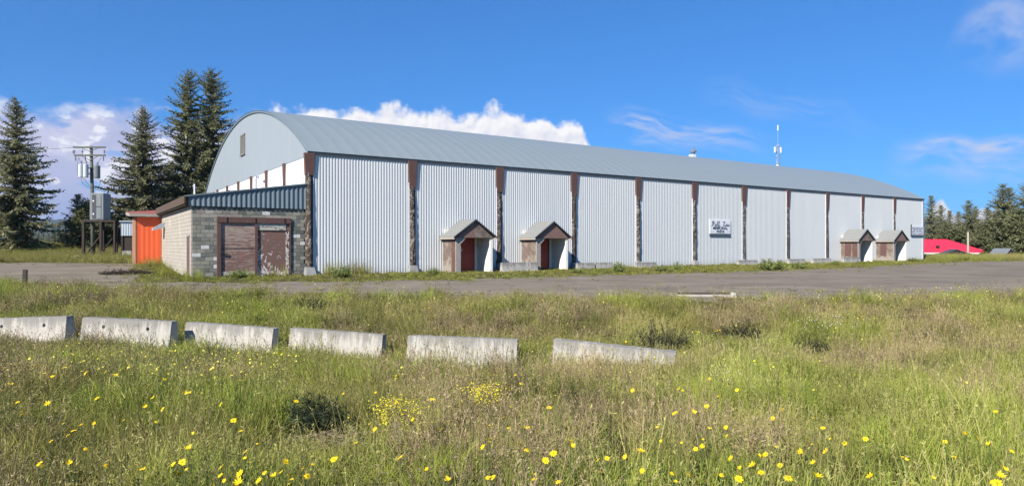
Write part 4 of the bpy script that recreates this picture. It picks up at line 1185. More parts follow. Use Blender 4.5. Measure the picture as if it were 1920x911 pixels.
# ================================================================== RED-ROOFED HOUSE
hY = 118.0
h0 = Wp(1740, 478, hY)
gh = -3.0
house = empty('house', (Wp(1770, 478, hY).x, hY, gh), R(-6), 'low house with bright crimson hipped metal roof beyond the arena', 'house')
ez = CAMZ + (HZ - 473.5) / F_PX * hY - gh; rz_ = CAMZ + (HZ - 448.5) / F_PX * hY - gh
hx0, hx1 = -7.5, (1829 - 1770) / F_PX * hY
MB().box(hx0 + .5, hx1 - .5, -3.6, 4.6, 0, ez).build('wall', M_GREYWOOD, house)
vs_ = [(hx0, -4.2, ez), (hx1, -4.2, ez), (hx1, 5.2, ez), (hx0, 5.2, ez), (hx0 + 3.4, .5, rz_), (hx1 - 4.9, .5, rz_)]
m = MB(); m.add(vs_, [(0, 1, 5, 4), (1, 2, 5), (2, 3, 4, 5), (3, 0, 4), (3, 2, 1, 0)]); hr = m.build('roof', M_REDROOF, house)
m = MB(); m.box(hx0 - .02, hx1 + .02, -4.24, -4.18, ez - .20, ez + .01); m.build('eave_fascia', M_WHITEPANEL, hr)
m = MB()
for i in range(1, 22):
    x = hx0 + (hx1 - hx0) * i / 22
    tt = min(1.0, (x - hx0) / 3.4, (hx1 - x) / 4.9)
    m.hexa([(x - .03, -4.2, ez + .0), (x + .03, -4.2, ez + .0), (x + .03, -4.2 + 4.7 * tt, ez + (rz_ - ez) * tt), (x - .03, -4.2 + 4.7 * tt, ez + (rz_ - ez) * tt), (x - .03, -4.2, ez + .05), (x + .03, -4.2, ez + .05), (x + .03, -4.2 + 4.7 * tt, ez + (rz_ - ez) * tt + .05), (x - .03, -4.2 + 4.7 * tt, ez + (rz_ - ez) * tt + .05)])
m.build('roof_rib', M_REDROOF, hr)
m = MB(); xg = (1756 - 1770) / F_PX * hY
m.prism([(xg - 3.0, ez - .75), (xg + 3.6, ez - .75), (xg + .1, ez + .45)], 1, -6.2, -4.3); dg_ = m.build('porch_gable', M_DARKWOOD, house)
m = MB()
for sx, xa in ((-1, xg - 3.2), (1, xg + 3.8)):
    m.hexa([(xa, -6.4, ez - .78), (xg + .1, -6.4, ez + .52), (xg + .1, -4.25, ez + .52), (xa, -4.25, ez - .78), (xa, -6.4, ez - .62), (xg + .1, -6.4, ez + .66), (xg + .1, -4.25, ez + .66), (xa, -4.25, ez - .62)])
m.build('porch_roof', M_FASCIA, dg_)
m = MB(); m.box((1745 - 1770) / F_PX * hY - .2, (1745 - 1770) / F_PX * hY + .25, -2.8, -2.35, ez, ez + 1.25); m.build('chimney', M_BLACK, hr)
for wx in (-4.5, 2.6, 4.4):
    wn = MB().box(wx - .6, wx + .6, -3.66, -3.6, 1.0, 2.2).build('window', M_WHITEPANEL, house)
    MB().box(wx - .5, wx + .5, -3.68, -3.661, 1.08, 2.12).build('pane', M_BLACK, wn)
# bare pole and small hut at the far right
q = Wp(1815, 470, 112.0); g_ = float(hgt(q.x, q.y))
m = MB(); m.tube([(0, 0, -.3), (0, 0, CAMZ + (HZ - 435) / F_PX * 112 - g_)], [.17, .14], 10); o = m.build('bare_pole', M_PALEPOST); o.location = (q.x, q.y, g_)
tag(o, 'short pale wooden pole standing beside the crimson roof', 'pole')
q = Wp(1893, 478, 104.0); g_ = float(hgt(q.x, q.y))
sh = empty('small_hut', (q.x, q.y, g_), .25, 'low dark gabled hut under the trees at the far right', 'hut')
zz = CAMZ + (HZ - 467) / F_PX * 104 - g_
MB().prism([(-1.3, 0), (1.3, 0), (1.3, zz * .55), (0, zz), (-1.3, zz * .55)], 1, 0, 2.4).build('wall', M_DARKWOOD, sh)
m = MB()
for sx in (-1, 1):
    m.hexa([(sx * 1.6, -.25, zz * .45), (0, -.25, zz + .03), (0, 2.6, zz + .03), (sx * 1.6, 2.6, zz * .45), (sx * 1.6, -.25, zz * .45 + .09), (0, -.25, zz + .12), (0, 2.6, zz + .12), (sx * 1.6, 2.6, zz * .45 + .09)])
m.build('roof', M_CABINET, sh)
for i, (px, py, sz) in enumerate(((1878, 480, .9), (1888, 481, .7))):
    q = Wp(px, py, 101.0); rock('boulder', (q.x, q.y, float(hgt(q.x, q.y)) + sz * .45), (sz * 1.1, sz * .8, sz * .7), 11 + i, ['larger pale boulder left of the low dark hut', 'smaller pale boulder touching the low dark hut'][i])

# ================================================================== TREES
def f_needle(lo, hi, tip):
    def fn(t, b):
        g = t.new('ShaderNodeNewGeometry')
        r = g.outputs['Random Per Island']
        n = t.noise(P(t), .8, 3)
        oi = orand(t)
        c = t.mix(r, lo, hi)
        c = t.mix(t.m('MULTIPLY', t.ss(n, .50, .68), .55), c, tip)
        c = t.mix(t.m('MULTIPLY', oi, .25), c, tuple(x * 1.25 for x in hi))
        t.l.new(c, b.inputs['Base Color']); setp(b, .75, .2)
        tr = t.new('ShaderNodeBsdfTranslucent'); t.l.new(c, tr.inputs['Color'])
        mx = t.new('ShaderNodeMixShader'); mx.inputs[0].default_value = .22
        out = t.n.get('Material Output'); t.l.new(b.outputs[0], mx.inputs[1]); t.l.new(tr.outputs[0], mx.inputs[2]); t.l.new(mx.outputs[0], out.inputs['Surface'])
    return fn
M_NEEDLE = mat('spruce_needles', f_needle((.070, .080, .040), (.295, .285, .150), (.380, .340, .195)))
M_NEEDLE2 = mat('fir_needles', f_needle((.070, .084, .040), (.285, .285, .142), (.370, .340, .185)))
M_LEAF = mat('olive_leaves', f_needle((.072, .084, .034), (.150, .155, .070), (.185, .175, .100)))
M_BARK = simple('conifer_bark', (.095, .075, .058), .95, .1, var=.35, scale=5, bmp=.02)

def quads(P0, D, Wv, Lq, wq):
    """leaf quads: base point, direction, width vector, length, width"""
    a = P0 - Wv * (wq * .35)[:, None]; b = P0 + Wv * (wq * .35)[:, None]
    mid = P0 + D * (Lq * .55)[:, None]
    c = mid + Wv * (wq * .5)[:, None]; d = mid - Wv * (wq * .5)[:, None]
    e = P0 + D * Lq[:, None]
    n = len(P0)
    V = np.stack([a, b, c, e, d], 1).reshape(-1, 3)
    idx = np.arange(n)[:, None] * 5
    return V, np.concatenate([idx + np.array([[0, 1, 2, 4]])]), np.concatenate([idx + np.array([[4, 2, 3, 3]])])
def leaf_mesh(name, P0, D, Wv, Lq, wq):
    n = len(P0)
    a = P0 - Wv * (wq * .5)[:, None]; b = P0 + Wv * (wq * .5)[:, None]
    c = P0 + D * Lq[:, None] + Wv * (wq * .22)[:, None]; d = P0 + D * Lq[:, None] - Wv * (wq * .22)[:, None]
    V = np.stack([a, b, c, d], 1).reshape(-1, 3)
    return np_mesh(name, V, np.arange(n * 4).reshape(-1, 4))
def norm(v): return v / np.maximum(np.linalg.norm(v, axis=-1, keepdims=True), 1e-6)

def conifer_meshes(seed, H, Rb, z0f=.06, droop=.25, dens=1.0, power=.85, gap=.0, lop=0.0, twist=0.0):
    rg = np.random.default_rng(seed)
    P0, D, W_, Lq, wq = [], [], [], [], []
    limbs = MB()
    z = z0f * H
    while z < H * .985:
        f = z / H
        Rz = Rb * ((1 - f) ** power) * (1.0 if f > .15 else .72 + f * 1.9)
        nb = rg.integers(4, 7)
        a0 = rg.uniform(0, 6.28)
        for k in range(nb):
            if rg.random() < gap: continue
            an = a0 + 6.283 * k / nb + rg.normal(0, .25)
            L = max(.25, Rz * rg.uniform(.50, 1.22) * (1 + lop * math.cos(an)))
            ns = max(4, int(L / .19 * dens))
            u = np.linspace(.08, 1, ns)
            up = .35 if f > .8 else (.05 - droop * (1 - f) * 1.3)
            hor = L * u
            ver = L * (up * u * rg.uniform(.5, 1.5) + .22 * u ** 2.2)
            zb = z + rg.normal(0, .16) * (H / 20)
            bx = math.cos(an) * hor; by = math.sin(an) * hor; bz = zb + ver
            pts = np.stack([bx, by, bz], 1)
            if L > .9 and rg.random() < .8:
                limbs.tube([(0, 0, z), tuple(pts[ns // 2]), tuple(pts[int(ns * .9)])], [.028 + L * .010, .02, .008], 4, cap=False)
            dirv = norm(np.gradient(pts, axis=0))
            side = np.array([-math.sin(an), math.cos(an), 0.0])
            for sgn in (-1, 1, 0, 0):
                m_ = ns
                sl = (.16 + .42 * L * .30 * (1 - u * .75)) * rg.uniform(.7, 1.3, m_)
                sl = np.clip(sl, .16, .85)
                if sgn == 0:
                    dv = norm(dirv * rg.uniform(.2, 1.0, (m_, 1)) + side * rg.normal(0, .7, (m_, 1)) + np.array([0, 0, 1.0]) * rg.normal(-.25, .45, (m_, 1)))
                else:
                    dv = norm(dirv * .75 + side * sgn + rg.normal(0, .18, (m_, 3)) + np.array([0, 0, -.22]))
                for rep in range(2):
                    st = pts + dv * (sl * .5 * rep)[:, None] + rg.normal(0, .05, (m_, 3))
                    d2 = norm(dv + rg.normal(0, .28, (m_, 3)))
                    wv = norm(np.cross(d2, rg.normal(0, 1, (m_, 3)) * .8 + np.array([0, 0, 1.0])))
                    P0.append(st); D.append(d2); W_.append(wv); Lq.append(sl * rg.uniform(.45, .8, m_)); wq.append(sl * rg.uniform(.26, .48, m_))
        z += max(.16, (.50 - .30 * f)) * rg.uniform(.75, 1.25) * (H / 20) ** .35
    # leader
    crown = leaf_mesh('crown', np.concatenate(P0), np.concatenate(D), np.concatenate(W_), np.concatenate(Lq), np.concatenate(wq))
    tr = MB(); n = 9
    tr.tube([(math.sin(i * .9 + seed) * .03 * H / 20, math.cos(i * 1.3) * .03, -.3 + (H + .3) * i / n) for i in range(n + 1)], [max(.015, .017 * H * (1 - i / n) ** .9) for i in range(n + 1)], 9)
    b0 = len(tr.v); tr.v += limbs.v; tr.f += [tuple(i + b0 for i in f) for f in limbs.f]
    trunk = tr.mesh('trunk')
    return trunk, crown
def plant_tree(name, meshes, loc, label, mats, group=None, rz=0.0, sc=1.0, cat='tree'):
    e = empty(name, loc, rz, label, cat, group)
    e.scale = (sc, sc, sc) if not isinstance(sc, tuple) else sc
    link('trunk', meshes[0], mats[0], e); link('crown', meshes[1], mats[1], e)
    return e
def tree_at(px, py_top, Y, meshes, H, label, mats, name='spruce_tree', group=None, rz=0.0, wsc=1.0):
    x = (px - CX) / F_PX * Y; g_ = float(hgt(x, Y))
    h = CAMZ + (HZ - py_top) / F_PX * Y - g_
    s_ = h / H
    return plant_tree(name, meshes, (x, Y, g_ - .1), label, mats, group, rz, (s_ * wsc, s_ * wsc, s_))
CA = conifer_meshes(1, 18.0, 6.6, .03, .42, 1.0, .80, .05)
CBm = conifer_meshes(2, 19.0, 7.0, .03, .30, 1.1, .78, .04)
CC = conifer_meshes(3, 24.0, 5.4, .10, .18, 1.05, .55, .14)
CD = conifer_meshes(4, 24.0, 5.6, .12, .16, 1.05, .55, .16)
CE = conifer_meshes(5, 14.0, 5.4, .04, .25, .9, .75, .06)
CF = conifer_meshes(6, 14.0, 4.2, .04, .20, .85, .75, .10)
CS_ = conifer_meshes(7, 7.0, 2.8, .03, .15, 1.0, .75, .05)
MA = (M_BARK, M_NEEDLE); MBt = (M_BARK, M_NEEDLE2)
tree_at(30, 181, 74, CA, 18.0, 'broad spruce at the left edge with drooping lower boughs', MA)
tree_at(268, 199, 82, CBm, 19.0, 'pointed spruce between the utility pole and the twin firs', MA, rz=1.0)
tree_at(352, 128, 86, CC, 24.0, 'left one of the tall twin firs beside the arena gable', MBt, 'fir_tree')
tree_at(397, 127, 87, CD, 24.0, 'right one of the tall twin firs beside the arena gable', MBt, 'fir_tree', rz=2.0)
tree_at(322, 300, 92, CE, 14.0, 'shorter spruce half hidden left of the twin firs', MBt, rz=.7)
tree_at(146, 364, 80, CS_, 7.0, 'small dark spruce left of the utility pole', MA, rz=.3, wsc=1.15)
tree_at(225, 388, 84, CS_, 7.0, 'small spruce behind the platform legs', MA, rz=2.3)

def leafy_meshes(seed, H, Rw, nclump=60, leaf=.30, per=130, stems=5, zlo=.12):
    rg = np.random.default_rng(seed)
    tr = MB(); P0 = []; 
    cl = []
    for i in range(nclump):
        an = rg.uniform(0, 6.28); zf = rg.uniform(zlo, 1.0)
        rmax = Rw * math.sin(math.pi * min(1, .18 + .78 * zf)) ** .7
        r_ = rmax * math.sqrt(rg.uniform(.15, 1.0))
        cl.append((r_ * math.cos(an), r_ * math.sin(an), H * (zf * .92)))
    for i in range(stems):
        c = cl[i * nclump // stems]
        tr.tube([(rg.normal(0, .1), rg.normal(0, .1), -.2), (c[0] * .35, c[1] * .35, c[2] * .5), c], [H * .014, H * .009, H * .003], 6)
    for c in cl:
        tr.tube([(c[0] * .3, c[1] * .3, max(.1, c[2] * .55)), c], [H * .005, H * .0015], 4, cap=False)
    C = np.array(cl)
    cr = rg.uniform(.5, 1.0, len(C)) * Rw * .34
    idx = np.repeat(np.arange(len(C)), per)
    d = norm(rg.normal(0, 1, (len(idx), 3))) * (rg.random((len(idx), 1)) ** .45)
    P0 = C[idx] + d * cr[idx][:, None] * np.array([1, 1, .75])
    P0[:, 2] = np.maximum(P0[:, 2], .05)
    D = norm(d + rg.normal(0, .6, d.shape)); Wv = norm(np.cross(D, rg.normal(0, 1, D.shape)))
    Lq = leaf * rg.uniform(.6, 1.3, len(P0)); wq = Lq * rg.uniform(.5, .8, len(P0))
    return tr.mesh('trunk'), leaf_mesh('crown', P0, D, Wv, Lq, wq)
LA = leafy_meshes(11, 8.0, 3.6, 90, .34, 150)
LB = leafy_meshes(12, 6.0, 2.2, 60, .26, 120)
ML = (M_BARK, M_LEAF)
tree_at(166, 374, 78, LB, 6.0, 'pale leafy sapling beside the small dark spruce', ML, 'leafy_tree', wsc=1.0)
tree_at(214, 400, 88, LB, 6.0, 'pale leafy tree behind the platform', ML, 'leafy_tree', rz=1.4)
tree_at(286, 372, 90, LB, 6.0, 'pale leafy tree under the pointed spruce by the orange shed', ML, 'leafy_tree', rz=2.4, wsc=1.1)
tree_at(88, 454, 78, LB, 6.0, 'low leafy bush at the foot of the broad spruce', ML, 'leafy_bush', rz=.8, wsc=1.5)
tree_at(195, 440, 90, LB, 6.0, 'low leafy bush behind the utility pole foot', ML, 'leafy_bush', rz=2.8, wsc=1.5)
tree_at(330, 395, 92, LB, 6.0, 'low leafy tree above the annex eave', ML, 'leafy_tree', rz=2.0, wsc=1.5)

# trees at the right behind the crimson roof
GR = 'trees in a belt behind the crimson roof'
RT = [(1746, 366, 140, CF, 14.0, 'dark spruce peeking out right at the arena far corner', MA, 1.0, 1.0),
      (1764, 384, 150, CF, 14.0, 'slim spruce second from the arena far corner', MBt, 2.0, 1.0),
      (1781, 394, 152, CF, 14.0, 'slim spruce third from the arena far corner', MBt, .3, 1.1),
      (1797, 396, 155, CF, 14.0, 'slim spruce above the right half of the crimson roof', MA, 4.0, 1.0),
      (1816, 374, 142, CE, 14.0, 'spruce rising directly behind the short pale pole', MA, .5, .9),
      (1829, 385, 146, CE, 14.0, 'spruce just right of the one behind the pale pole', MA, 2.2, .8),
      (1851, 387, 150, CF, 14.0, 'slim spruce in the dip left of the tallest right-hand conifer', MBt, 3.0, 1.2),
      (1880, 343, 136, CE, 14.0, 'tallest broad conifer of the right-hand belt', MA, 1.7, 1.0),
      (1893, 351, 138, CF, 14.0, 'narrower conifer touching the tallest one on its right', MA, .9, 1.2),
      (1926, 334, 132, CE, 14.0, 'conifer cut off by the right edge of the picture', MA, 2.6, .9),
      (1772, 412, 135, CE, 14.0, 'short spruce behind the crimson roof ridge', MBt, 2.9, 1.2),
      (1838, 418, 134, CE, 14.0, 'short bushy spruce right of the pale pole', MBt, 5.0, 1.3)]
for (px, py, Y, ms_, H, lab, mt, rz, ws) in RT:
    tree_at(px, py, Y, ms_, H, lab, mt, 'spruce_tree', GR, rz, ws)
GL = 'leafy trees at the right-hand belt'
for (px, py, Y, ms_, H, lab, rz, ws) in [(1894, 396, 122, LA, 8.0, 'large olive leafy tree above the low dark hut', .2, 1.15), (1862, 420, 124, LA, 8.0, 'rounded olive leafy tree left of the large one', 1.2, 1.0), (1922, 404, 120, LA, 8.0, 'olive leafy tree cut off by the right edge', 2.2, 1.0), (1843, 442, 121, LB, 6.0, 'small pale bush right of the crimson roof corner', .5, 1.3), (1792, 428, 134, LB, 6.0, 'pale leafy tree rising behind the crimson roof', 1.5, 1.2), (1866, 456, 112, LB, 6.0, 'low pale bush left of the low dark hut', 3.0, 1.6), (1912, 456, 110, LB, 6.0, 'low pale bush right of the low dark hut', 4.0, 1.6)]:
    tree_at(px, py, Y, ms_, H, lab, ML, 'leafy_tree', GL, rz, ws)
# scattered conifers in the valley on the left
GV = 'small far conifers in the valley at the left'
rgv = random.Random(8)
for i in range(16):
    px = 62 + i * 5.2 + rgv.uniform(-2, 2)
    Y = rgv.uniform(210, 330)
    tree_at(px, rgv.uniform(428, 446), Y, rgv.choice([CE, CF]), 14.0, 'far dark conifer in the valley between the broad spruce and the utility pole', MA, 'spruce_tree', GV, rgv.uniform(0, 6), rgv.uniform(.7, 1.0))

# ================================================================== VEGETATION
def veg_mat(name, trans=.25, rough=.7):
    def fn(t, b):
        at = t.new('ShaderNodeAttribute'); at.attribute_type = 'INSTANCER'; at.attribute_name = 'tint'
        g = t.new('ShaderNodeNewGeometry')
        r = g.outputs['Random Per Island']
        c = t.mix(r, t.mix(1.0, at.outputs['Color'], (.72, .70, .66), 'MULTIPLY'), t.mix(1.0, at.outputs['Color'], (1.30, 1.28, 1.18), 'MULTIPLY'))
        t.l.new(c, b.inputs['Base Color']); setp(b, rough, .25)
        tr = t.new('ShaderNodeBsdfTranslucent'); t.l.new(c, tr.inputs['Color'])
        mx = t.new('ShaderNodeMixShader'); mx.inputs[0].default_value = trans
        out = t.n.get('Material Output'); t.l.new(b.outputs[0], mx.inputs[1]); t.l.new(tr.outputs[0], mx.inputs[2]); t.l.new(mx.outputs[0], out.inputs['Surface'])
    return mat(name, fn)
M_GRASS = veg_mat('meadow_blades')
M_STALK = veg_mat('dry_stalks', .12, .9)

def blades(rg, n, h0, h1, spread, w0, lean, bend=.35, seg=3):
    """curved tapering blades -> V, F(quads)"""
    V, F = [], []
    for i in range(n):
        a = rg.uniform(0, 6.283); r_ = spread * math.sqrt(rg.random())
        bx, by = r_ * math.cos(a), r_ * math.sin(a)
        h = rg.uniform(h0, h1); la = rg.uniform(0, 6.283); le = abs(rg.normal(0, lean)) * h
        wd = w0 * rg.uniform(.7, 1.3); wa = rg.uniform(0, 6.283); wx, wy = math.cos(wa) * wd / 2, math.sin(wa) * wd / 2
        b = len(V)
        for k in range(seg + 1):
            f = k / seg
            q = le * (f ** 2) + le * bend * f
            wf = 1 - f * .85
            x, y, z = bx + q * math.cos(la), by + q * math.sin(la), h * f * (1 - .12 * f * le / max(h, .01))
            V.append((x - wx * wf, y - wy * wf, z)); V.append((x + wx * wf, y + wy * wf, z))
        for k in range(seg):
            F.append((b + 2 * k, b + 2 * k + 1, b + 2 * k + 3, b + 2 * k + 2))
    return V, F
def add_leaf(V, F, p, d, up, L, w_):
    d = Vector(d).normalized(); s_ = d.cross(Vector(up)).normalized() if d.cross(Vector(up)).length > 1e-4 else Vector((1, 0, 0))
    p = Vector(p); b = len(V)
    V += [tuple(p - s_ * w_ * .2), tuple(p + s_ * w_ * .2), tuple(p + d * L * .55 + s_ * w_ * .5), tuple(p + d * L * .55 - s_ * w_ * .5)]
    F.append((b, b + 1, b + 2, b + 3)); b2 = len(V)
    V += [tuple(p + d * L * .55 - s_ * w_ * .5), tuple(p + d * L * .55 + s_ * w_ * .5), tuple(p + d * L + s_ * w_ * .06), tuple(p + d * L - s_ * w_ * .06)]
    F.append((b2, b2 + 1, b2 + 2, b2 + 3))
def stick(V, F, a, b_, w_):
    a, b_ = Vector(a), Vector(b_); d = (b_ - a).normalized()
    for ax in (Vector((1, 0, 0)), Vector((0, 1, 0))):
        s_ = d.cross(ax)
        if s_.length < .05: continue
        s_.normalize(); k = len(V)
        V += [tuple(a - s_ * w_ / 2), tuple(a + s_ * w_ / 2), tuple(b_ + s_ * w_ / 3), tuple(b_ - s_ * w_ / 3)]
        F.append((k, k + 1, k + 2, k + 3))
def rnd(rg): return Vector((rg.normal(), rg.normal(), rg.normal()))
def tuft_grass(seed, n=42, h0=.16, h1=.50, w=.0065):
    rg = np.random.default_rng(seed); V, F = blades(rg, n, h0, h1, .13, w, .38)
    return V, F
def tuft_stalk(seed, n=13):
    rg = np.random.default_rng(seed); V, F = [], []
    for i in range(n):
        a = rg.uniform(0, 6.28); r_ = .14 * math.sqrt(rg.random()); h = rg.uniform(.34, .68)
        la = rg.uniform(0, 6.28); le = abs(rg.normal(0, .14)) * h
        p0 = (r_ * math.cos(a), r_ * math.sin(a), 0); p1 = (p0[0] + le * math.cos(la) * .5, p0[1] + le * math.sin(la) * .5, h * .6); p2 = (p0[0] + le * 1.3 * math.cos(la), p0[1] + le * 1.3 * math.sin(la), h)
        stick(V, F, p0, p1, .0045); stick(V, F, p1, p2, .0035)
        for q in range(5):
            f = rg.uniform(.75, 1.02); p = Vector(p1).lerp(Vector(p2), f)
            add_leaf(V, F, p, rnd(rg) * .5 + Vector((0, 0, 1)), rnd(rg), rg.uniform(.018, .036), .007)
        for q in range(2):
            add_leaf(V, F, Vector(p0).lerp(Vector(p1), rg.uniform(.2, .9)), rnd(rg) * .8 + Vector((0, 0, .7)), rnd(rg), rg.uniform(.08, .18), .006)
    return V, F
def tuft_weed(seed, n=7, hmax=.46, ll=.05, lw=.014, nl=22):
    rg = np.random.default_rng(seed); V, F = [], []
    for i in range(n):
        a = rg.uniform(0, 6.28); r_ = .09 * math.sqrt(rg.random()); h = rg.uniform(.45, 1.0) * hmax
        la = rg.uniform(0, 6.28); le = abs(rg.normal(0, .28)) * h
        p0 = Vector((r_ * math.cos(a), r_ * math.sin(a), 0)); p2 = Vector((p0.x + le * math.cos(la), p0.y + le * math.sin(la), h))
        stick(V, F, p0, p2, .006)
        for q in range(nl):
            f = rg.uniform(.12, 1.0); p = p0.lerp(p2, f)
            d = rnd(rg); d.z = abs(d.z) * .5 + .35
            add_leaf(V, F, p, d, (0, 0, 1), ll * rg.uniform(.6, 1.3) * (1.25 - .5 * f), lw * rg.uniform(.7, 1.3))
    return V, F
def tuft_dead(seed, n=8):
    rg = np.random.default_rng(seed); V, F = [], []
    for i in range(n):
        a = rg.uniform(0, 6.28); r_ = .08 * math.sqrt(rg.random()); h = rg.uniform(.25, .55)
        p0 = Vector((r_ * math.cos(a), r_ * math.sin(a), 0)); d = rnd(rg) * .3; d.z = 1
        p2 = p0 + d.normalized() * h; stick(V, F, p0, p2, .006)
        for q in range(9):
            p = p0.lerp(p2, rg.uniform(.3, 1)); e = p + (rnd(rg) * .6 + Vector((0, 0, .7))).normalized() * rg.uniform(.06, .17)
            stick(V, F, p, e, .0035)
            for s_ in range(3): add_leaf(V, F, p.lerp(e, rg.uniform(.5, 1)), rnd(rg), rnd(rg), rg.uniform(.012, .028), .011)
    return V, F
def tuft_low(seed, n=26):
    rg = np.random.default_rng(seed); V, F = [], []
    for i in range(n):
        a = rg.uniform(0, 6.28); p = Vector((rg.normal(0, .08), rg.normal(0, .08), rg.uniform(0, .03)))
        add_leaf(V, F, p, (math.cos(a), math.sin(a), rg.uniform(.3, 1.6)), (0, 0, 1), rg.uniform(.06, .16), rg.uniform(.015, .03))
    return V, F
def variant_coll(name, items):
    c = bpy.data.collections.new(name)
    for i, (vf, m_) in enumerate(items):
        V, F = vf; me = np_mesh('plant', np.array(V), np.array(F)); me.materials.append(m_)
        me.polygons.foreach_set('use_smooth', [True] * len(me.polygons))
        o = bpy.data.objects.new('%s_%02d' % (name, i), me); c.objects.link(o)
    return c
def scatter(name, coll, pts, var, scl, tint, mat_for, label, cat, seed=0, tilt=.12):
    rg = np.random.default_rng(seed + 99); n = len(pts)
    me = bpy.data.meshes.new(name); me.vertices.add(n); me.vertices.foreach_set('co', np.asarray(pts, np.float32).ravel())
    rot = np.stack([rg.normal(0, tilt, n), rg.normal(0, tilt, n), rg.uniform(0, 6.283, n)], 1).astype(np.float32)
    a = me.attributes.new('rot', 'FLOAT_VECTOR', 'POINT'); a.data.foreach_set('vector', rot.ravel())
    a = me.attributes.new('scl', 'FLOAT_VECTOR', 'POINT'); a.data.foreach_set('vector', np.asarray(scl, np.float32).ravel())
    a = me.attributes.new('vari', 'INT', 'POINT'); a.data.foreach_set('value', np.asarray(var, np.int32))
    a = me.attributes.new('tint', 'FLOAT_COLOR', 'POINT'); a.data.foreach_set('color', np.concatenate([tint, np.ones((n, 1))], 1).astype(np.float32).ravel())
    o = bpy.data.objects.new(name, me); COL.objects.link(o)
    ng = bpy.data.node_groups.new(name, 'GeometryNodeTree')
    ng.interface.new_socket('Geometry', in_out='INPUT', socket_type='NodeSocketGeometry'); ng.interface.new_socket('Geometry', in_out='OUTPUT', socket_type='NodeSocketGeometry')
    N, L = ng.nodes, ng.links
    gi, go = N.new('NodeGroupInput'), N.new('NodeGroupOutput')
    ci = N.new('GeometryNodeCollectionInfo'); ci.inputs['Collection'].default_value = coll; ci.inputs['Separate Children'].default_value = True; ci.inputs['Reset Children'].default_value = True
    ip = N.new('GeometryNodeInstanceOnPoints'); ip.inputs['Pick Instance'].default_value = True
    def na(nm, ty):
        q = N.new('GeometryNodeInputNamedAttribute'); q.data_type = ty; q.inputs['Name'].default_value = nm
        return [s_ for s_ in q.outputs if s_.enabled and s_.name == 'Attribute'][0]
    L.new(gi.outputs[0], ip.inputs['Points']); L.new(ci.outputs[0], ip.inputs['Instance'])
    L.new(na('vari', 'INT'), ip.inputs['Instance Index']); L.new(na('rot', 'FLOAT_VECTOR'), ip.inputs['Rotation']); L.new(na('scl', 'FLOAT_VECTOR'), ip.inputs['Scale'])
    L.new(ip.outputs[0], go.inputs[0])
    md = o.modifiers.new('scatter', 'NODES'); md.node_group = ng
    return tag(o, label, cat, kind='stuff')
class Field:
    """smooth pseudo-noise in numpy, roughly 0..1"""
    def __init__(self, seed, wl, n=14):
        rg = np.random.default_rng(seed); a = rg.uniform(0, 6.283, n); k = 6.283 / (wl * rg.uniform(.45, 1.8, n))
        self.k = np.stack([k * np.cos(a), k * np.sin(a)], 1); self.p = rg.uniform(0, 6.283, n); self.n = n
    def __call__(self, X, Y):
        s = np.zeros(np.shape(X))
        for (kx, ky), p in zip(self.k, self.p): s = s + np.sin(kx * X + ky * Y + p)
        return np.clip(.5 + s / (self.n ** .5) * .42, 0, 1)
F_PATCH = Field(9, 1.7)
F_BIG, F_MID, F_SM, F_DRY, F_WEED = Field(1, 7.0), Field(2, 2.6), Field(3, .9), Field(4, 4.2), Field(5, 3.2)

def near_ray(px, py, off):
    a, b = (px - CX) / F_PX, (HZ - py) / F_PX
    Ys = np.concatenate([np.arange(2, 40, .02), np.arange(40, 120, .1)])
    d = CAMZ + b * Ys - hgt(a * Ys, Ys) - off
    i = np.argmax(d <= 0) if (d <= 0).any() else len(Ys) - 1
    Y = float(Ys[i]); return a * Y, Y, float(hgt(a * Y, Y))

# ---- meadow
SHRUB_PX = [(598, 826, 108), (1238, 668, 92), (582, 584, 66), (1395, 640, 84), (1520, 668, 70), (1155, 858, 60), (748, 712, 44), (1880, 690, 90), (690, 712, 40), (392, 702, 46), (240, 905, 76)]
VC = variant_coll('meadow_plant', [(tuft_grass(1), M_GRASS), (tuft_grass(2, 46, .14, .44, .010), M_GRASS), (tuft_grass(3, 36, .2, .56, .0055), M_GRASS),
                                   (tuft_stalk(4), M_STALK), (tuft_stalk(5), M_STALK), (tuft_stalk(6, 10), M_STALK),
                                   (tuft_weed(7, 9, .46, .034, .006, 34), M_GRASS), (tuft_weed(8, 8, .52, .028, .005, 40), M_GRASS), (tuft_dead(9), M_STALK), (tuft_dead(10), M_STALK),
                                   (tuft_grass(11, 60, .08, .26, .005), M_GRASS), (tuft_weed(12, 10, .36, .024, .008, 40), M_GRASS)])
rgm = np.random.default_rng(77)
def sample_meadow(y0, y1, dens):
    xm = y1 * .80 + 2.5
    n = int((y1 - y0) * 2 * xm * dens)
    X = rgm.uniform(-xm, xm, n); Y = rgm.uniform(y0, y1, n)
    k = (np.abs(X) < Y * .80 + 2.5) & (Y < near_y(X) + rgm.normal(0, .22, n) - .15)
    return X[k], Y[k]
XY = [sample_meadow(1.6, 8, 78), sample_meadow(8, 14, 62), sample_meadow(14, 20, 48), sample_meadow(20, 40, 34)]
X = np.concatenate([a[0] for a in XY]); Y = np.concatenate([a[1] for a in XY])
keep = np.ones(len(X), bool)
for (bx, by, rz, L) in BARS[:6]:
    u = (X - bx) * math.cos(rz) + (Y - by) * math.sin(rz); v = -(X - bx) * math.sin(rz) + (Y - by) * math.cos(rz)
    keep &= ~((np.abs(u) < L / 2 + .05) & (np.abs(v) < .27))
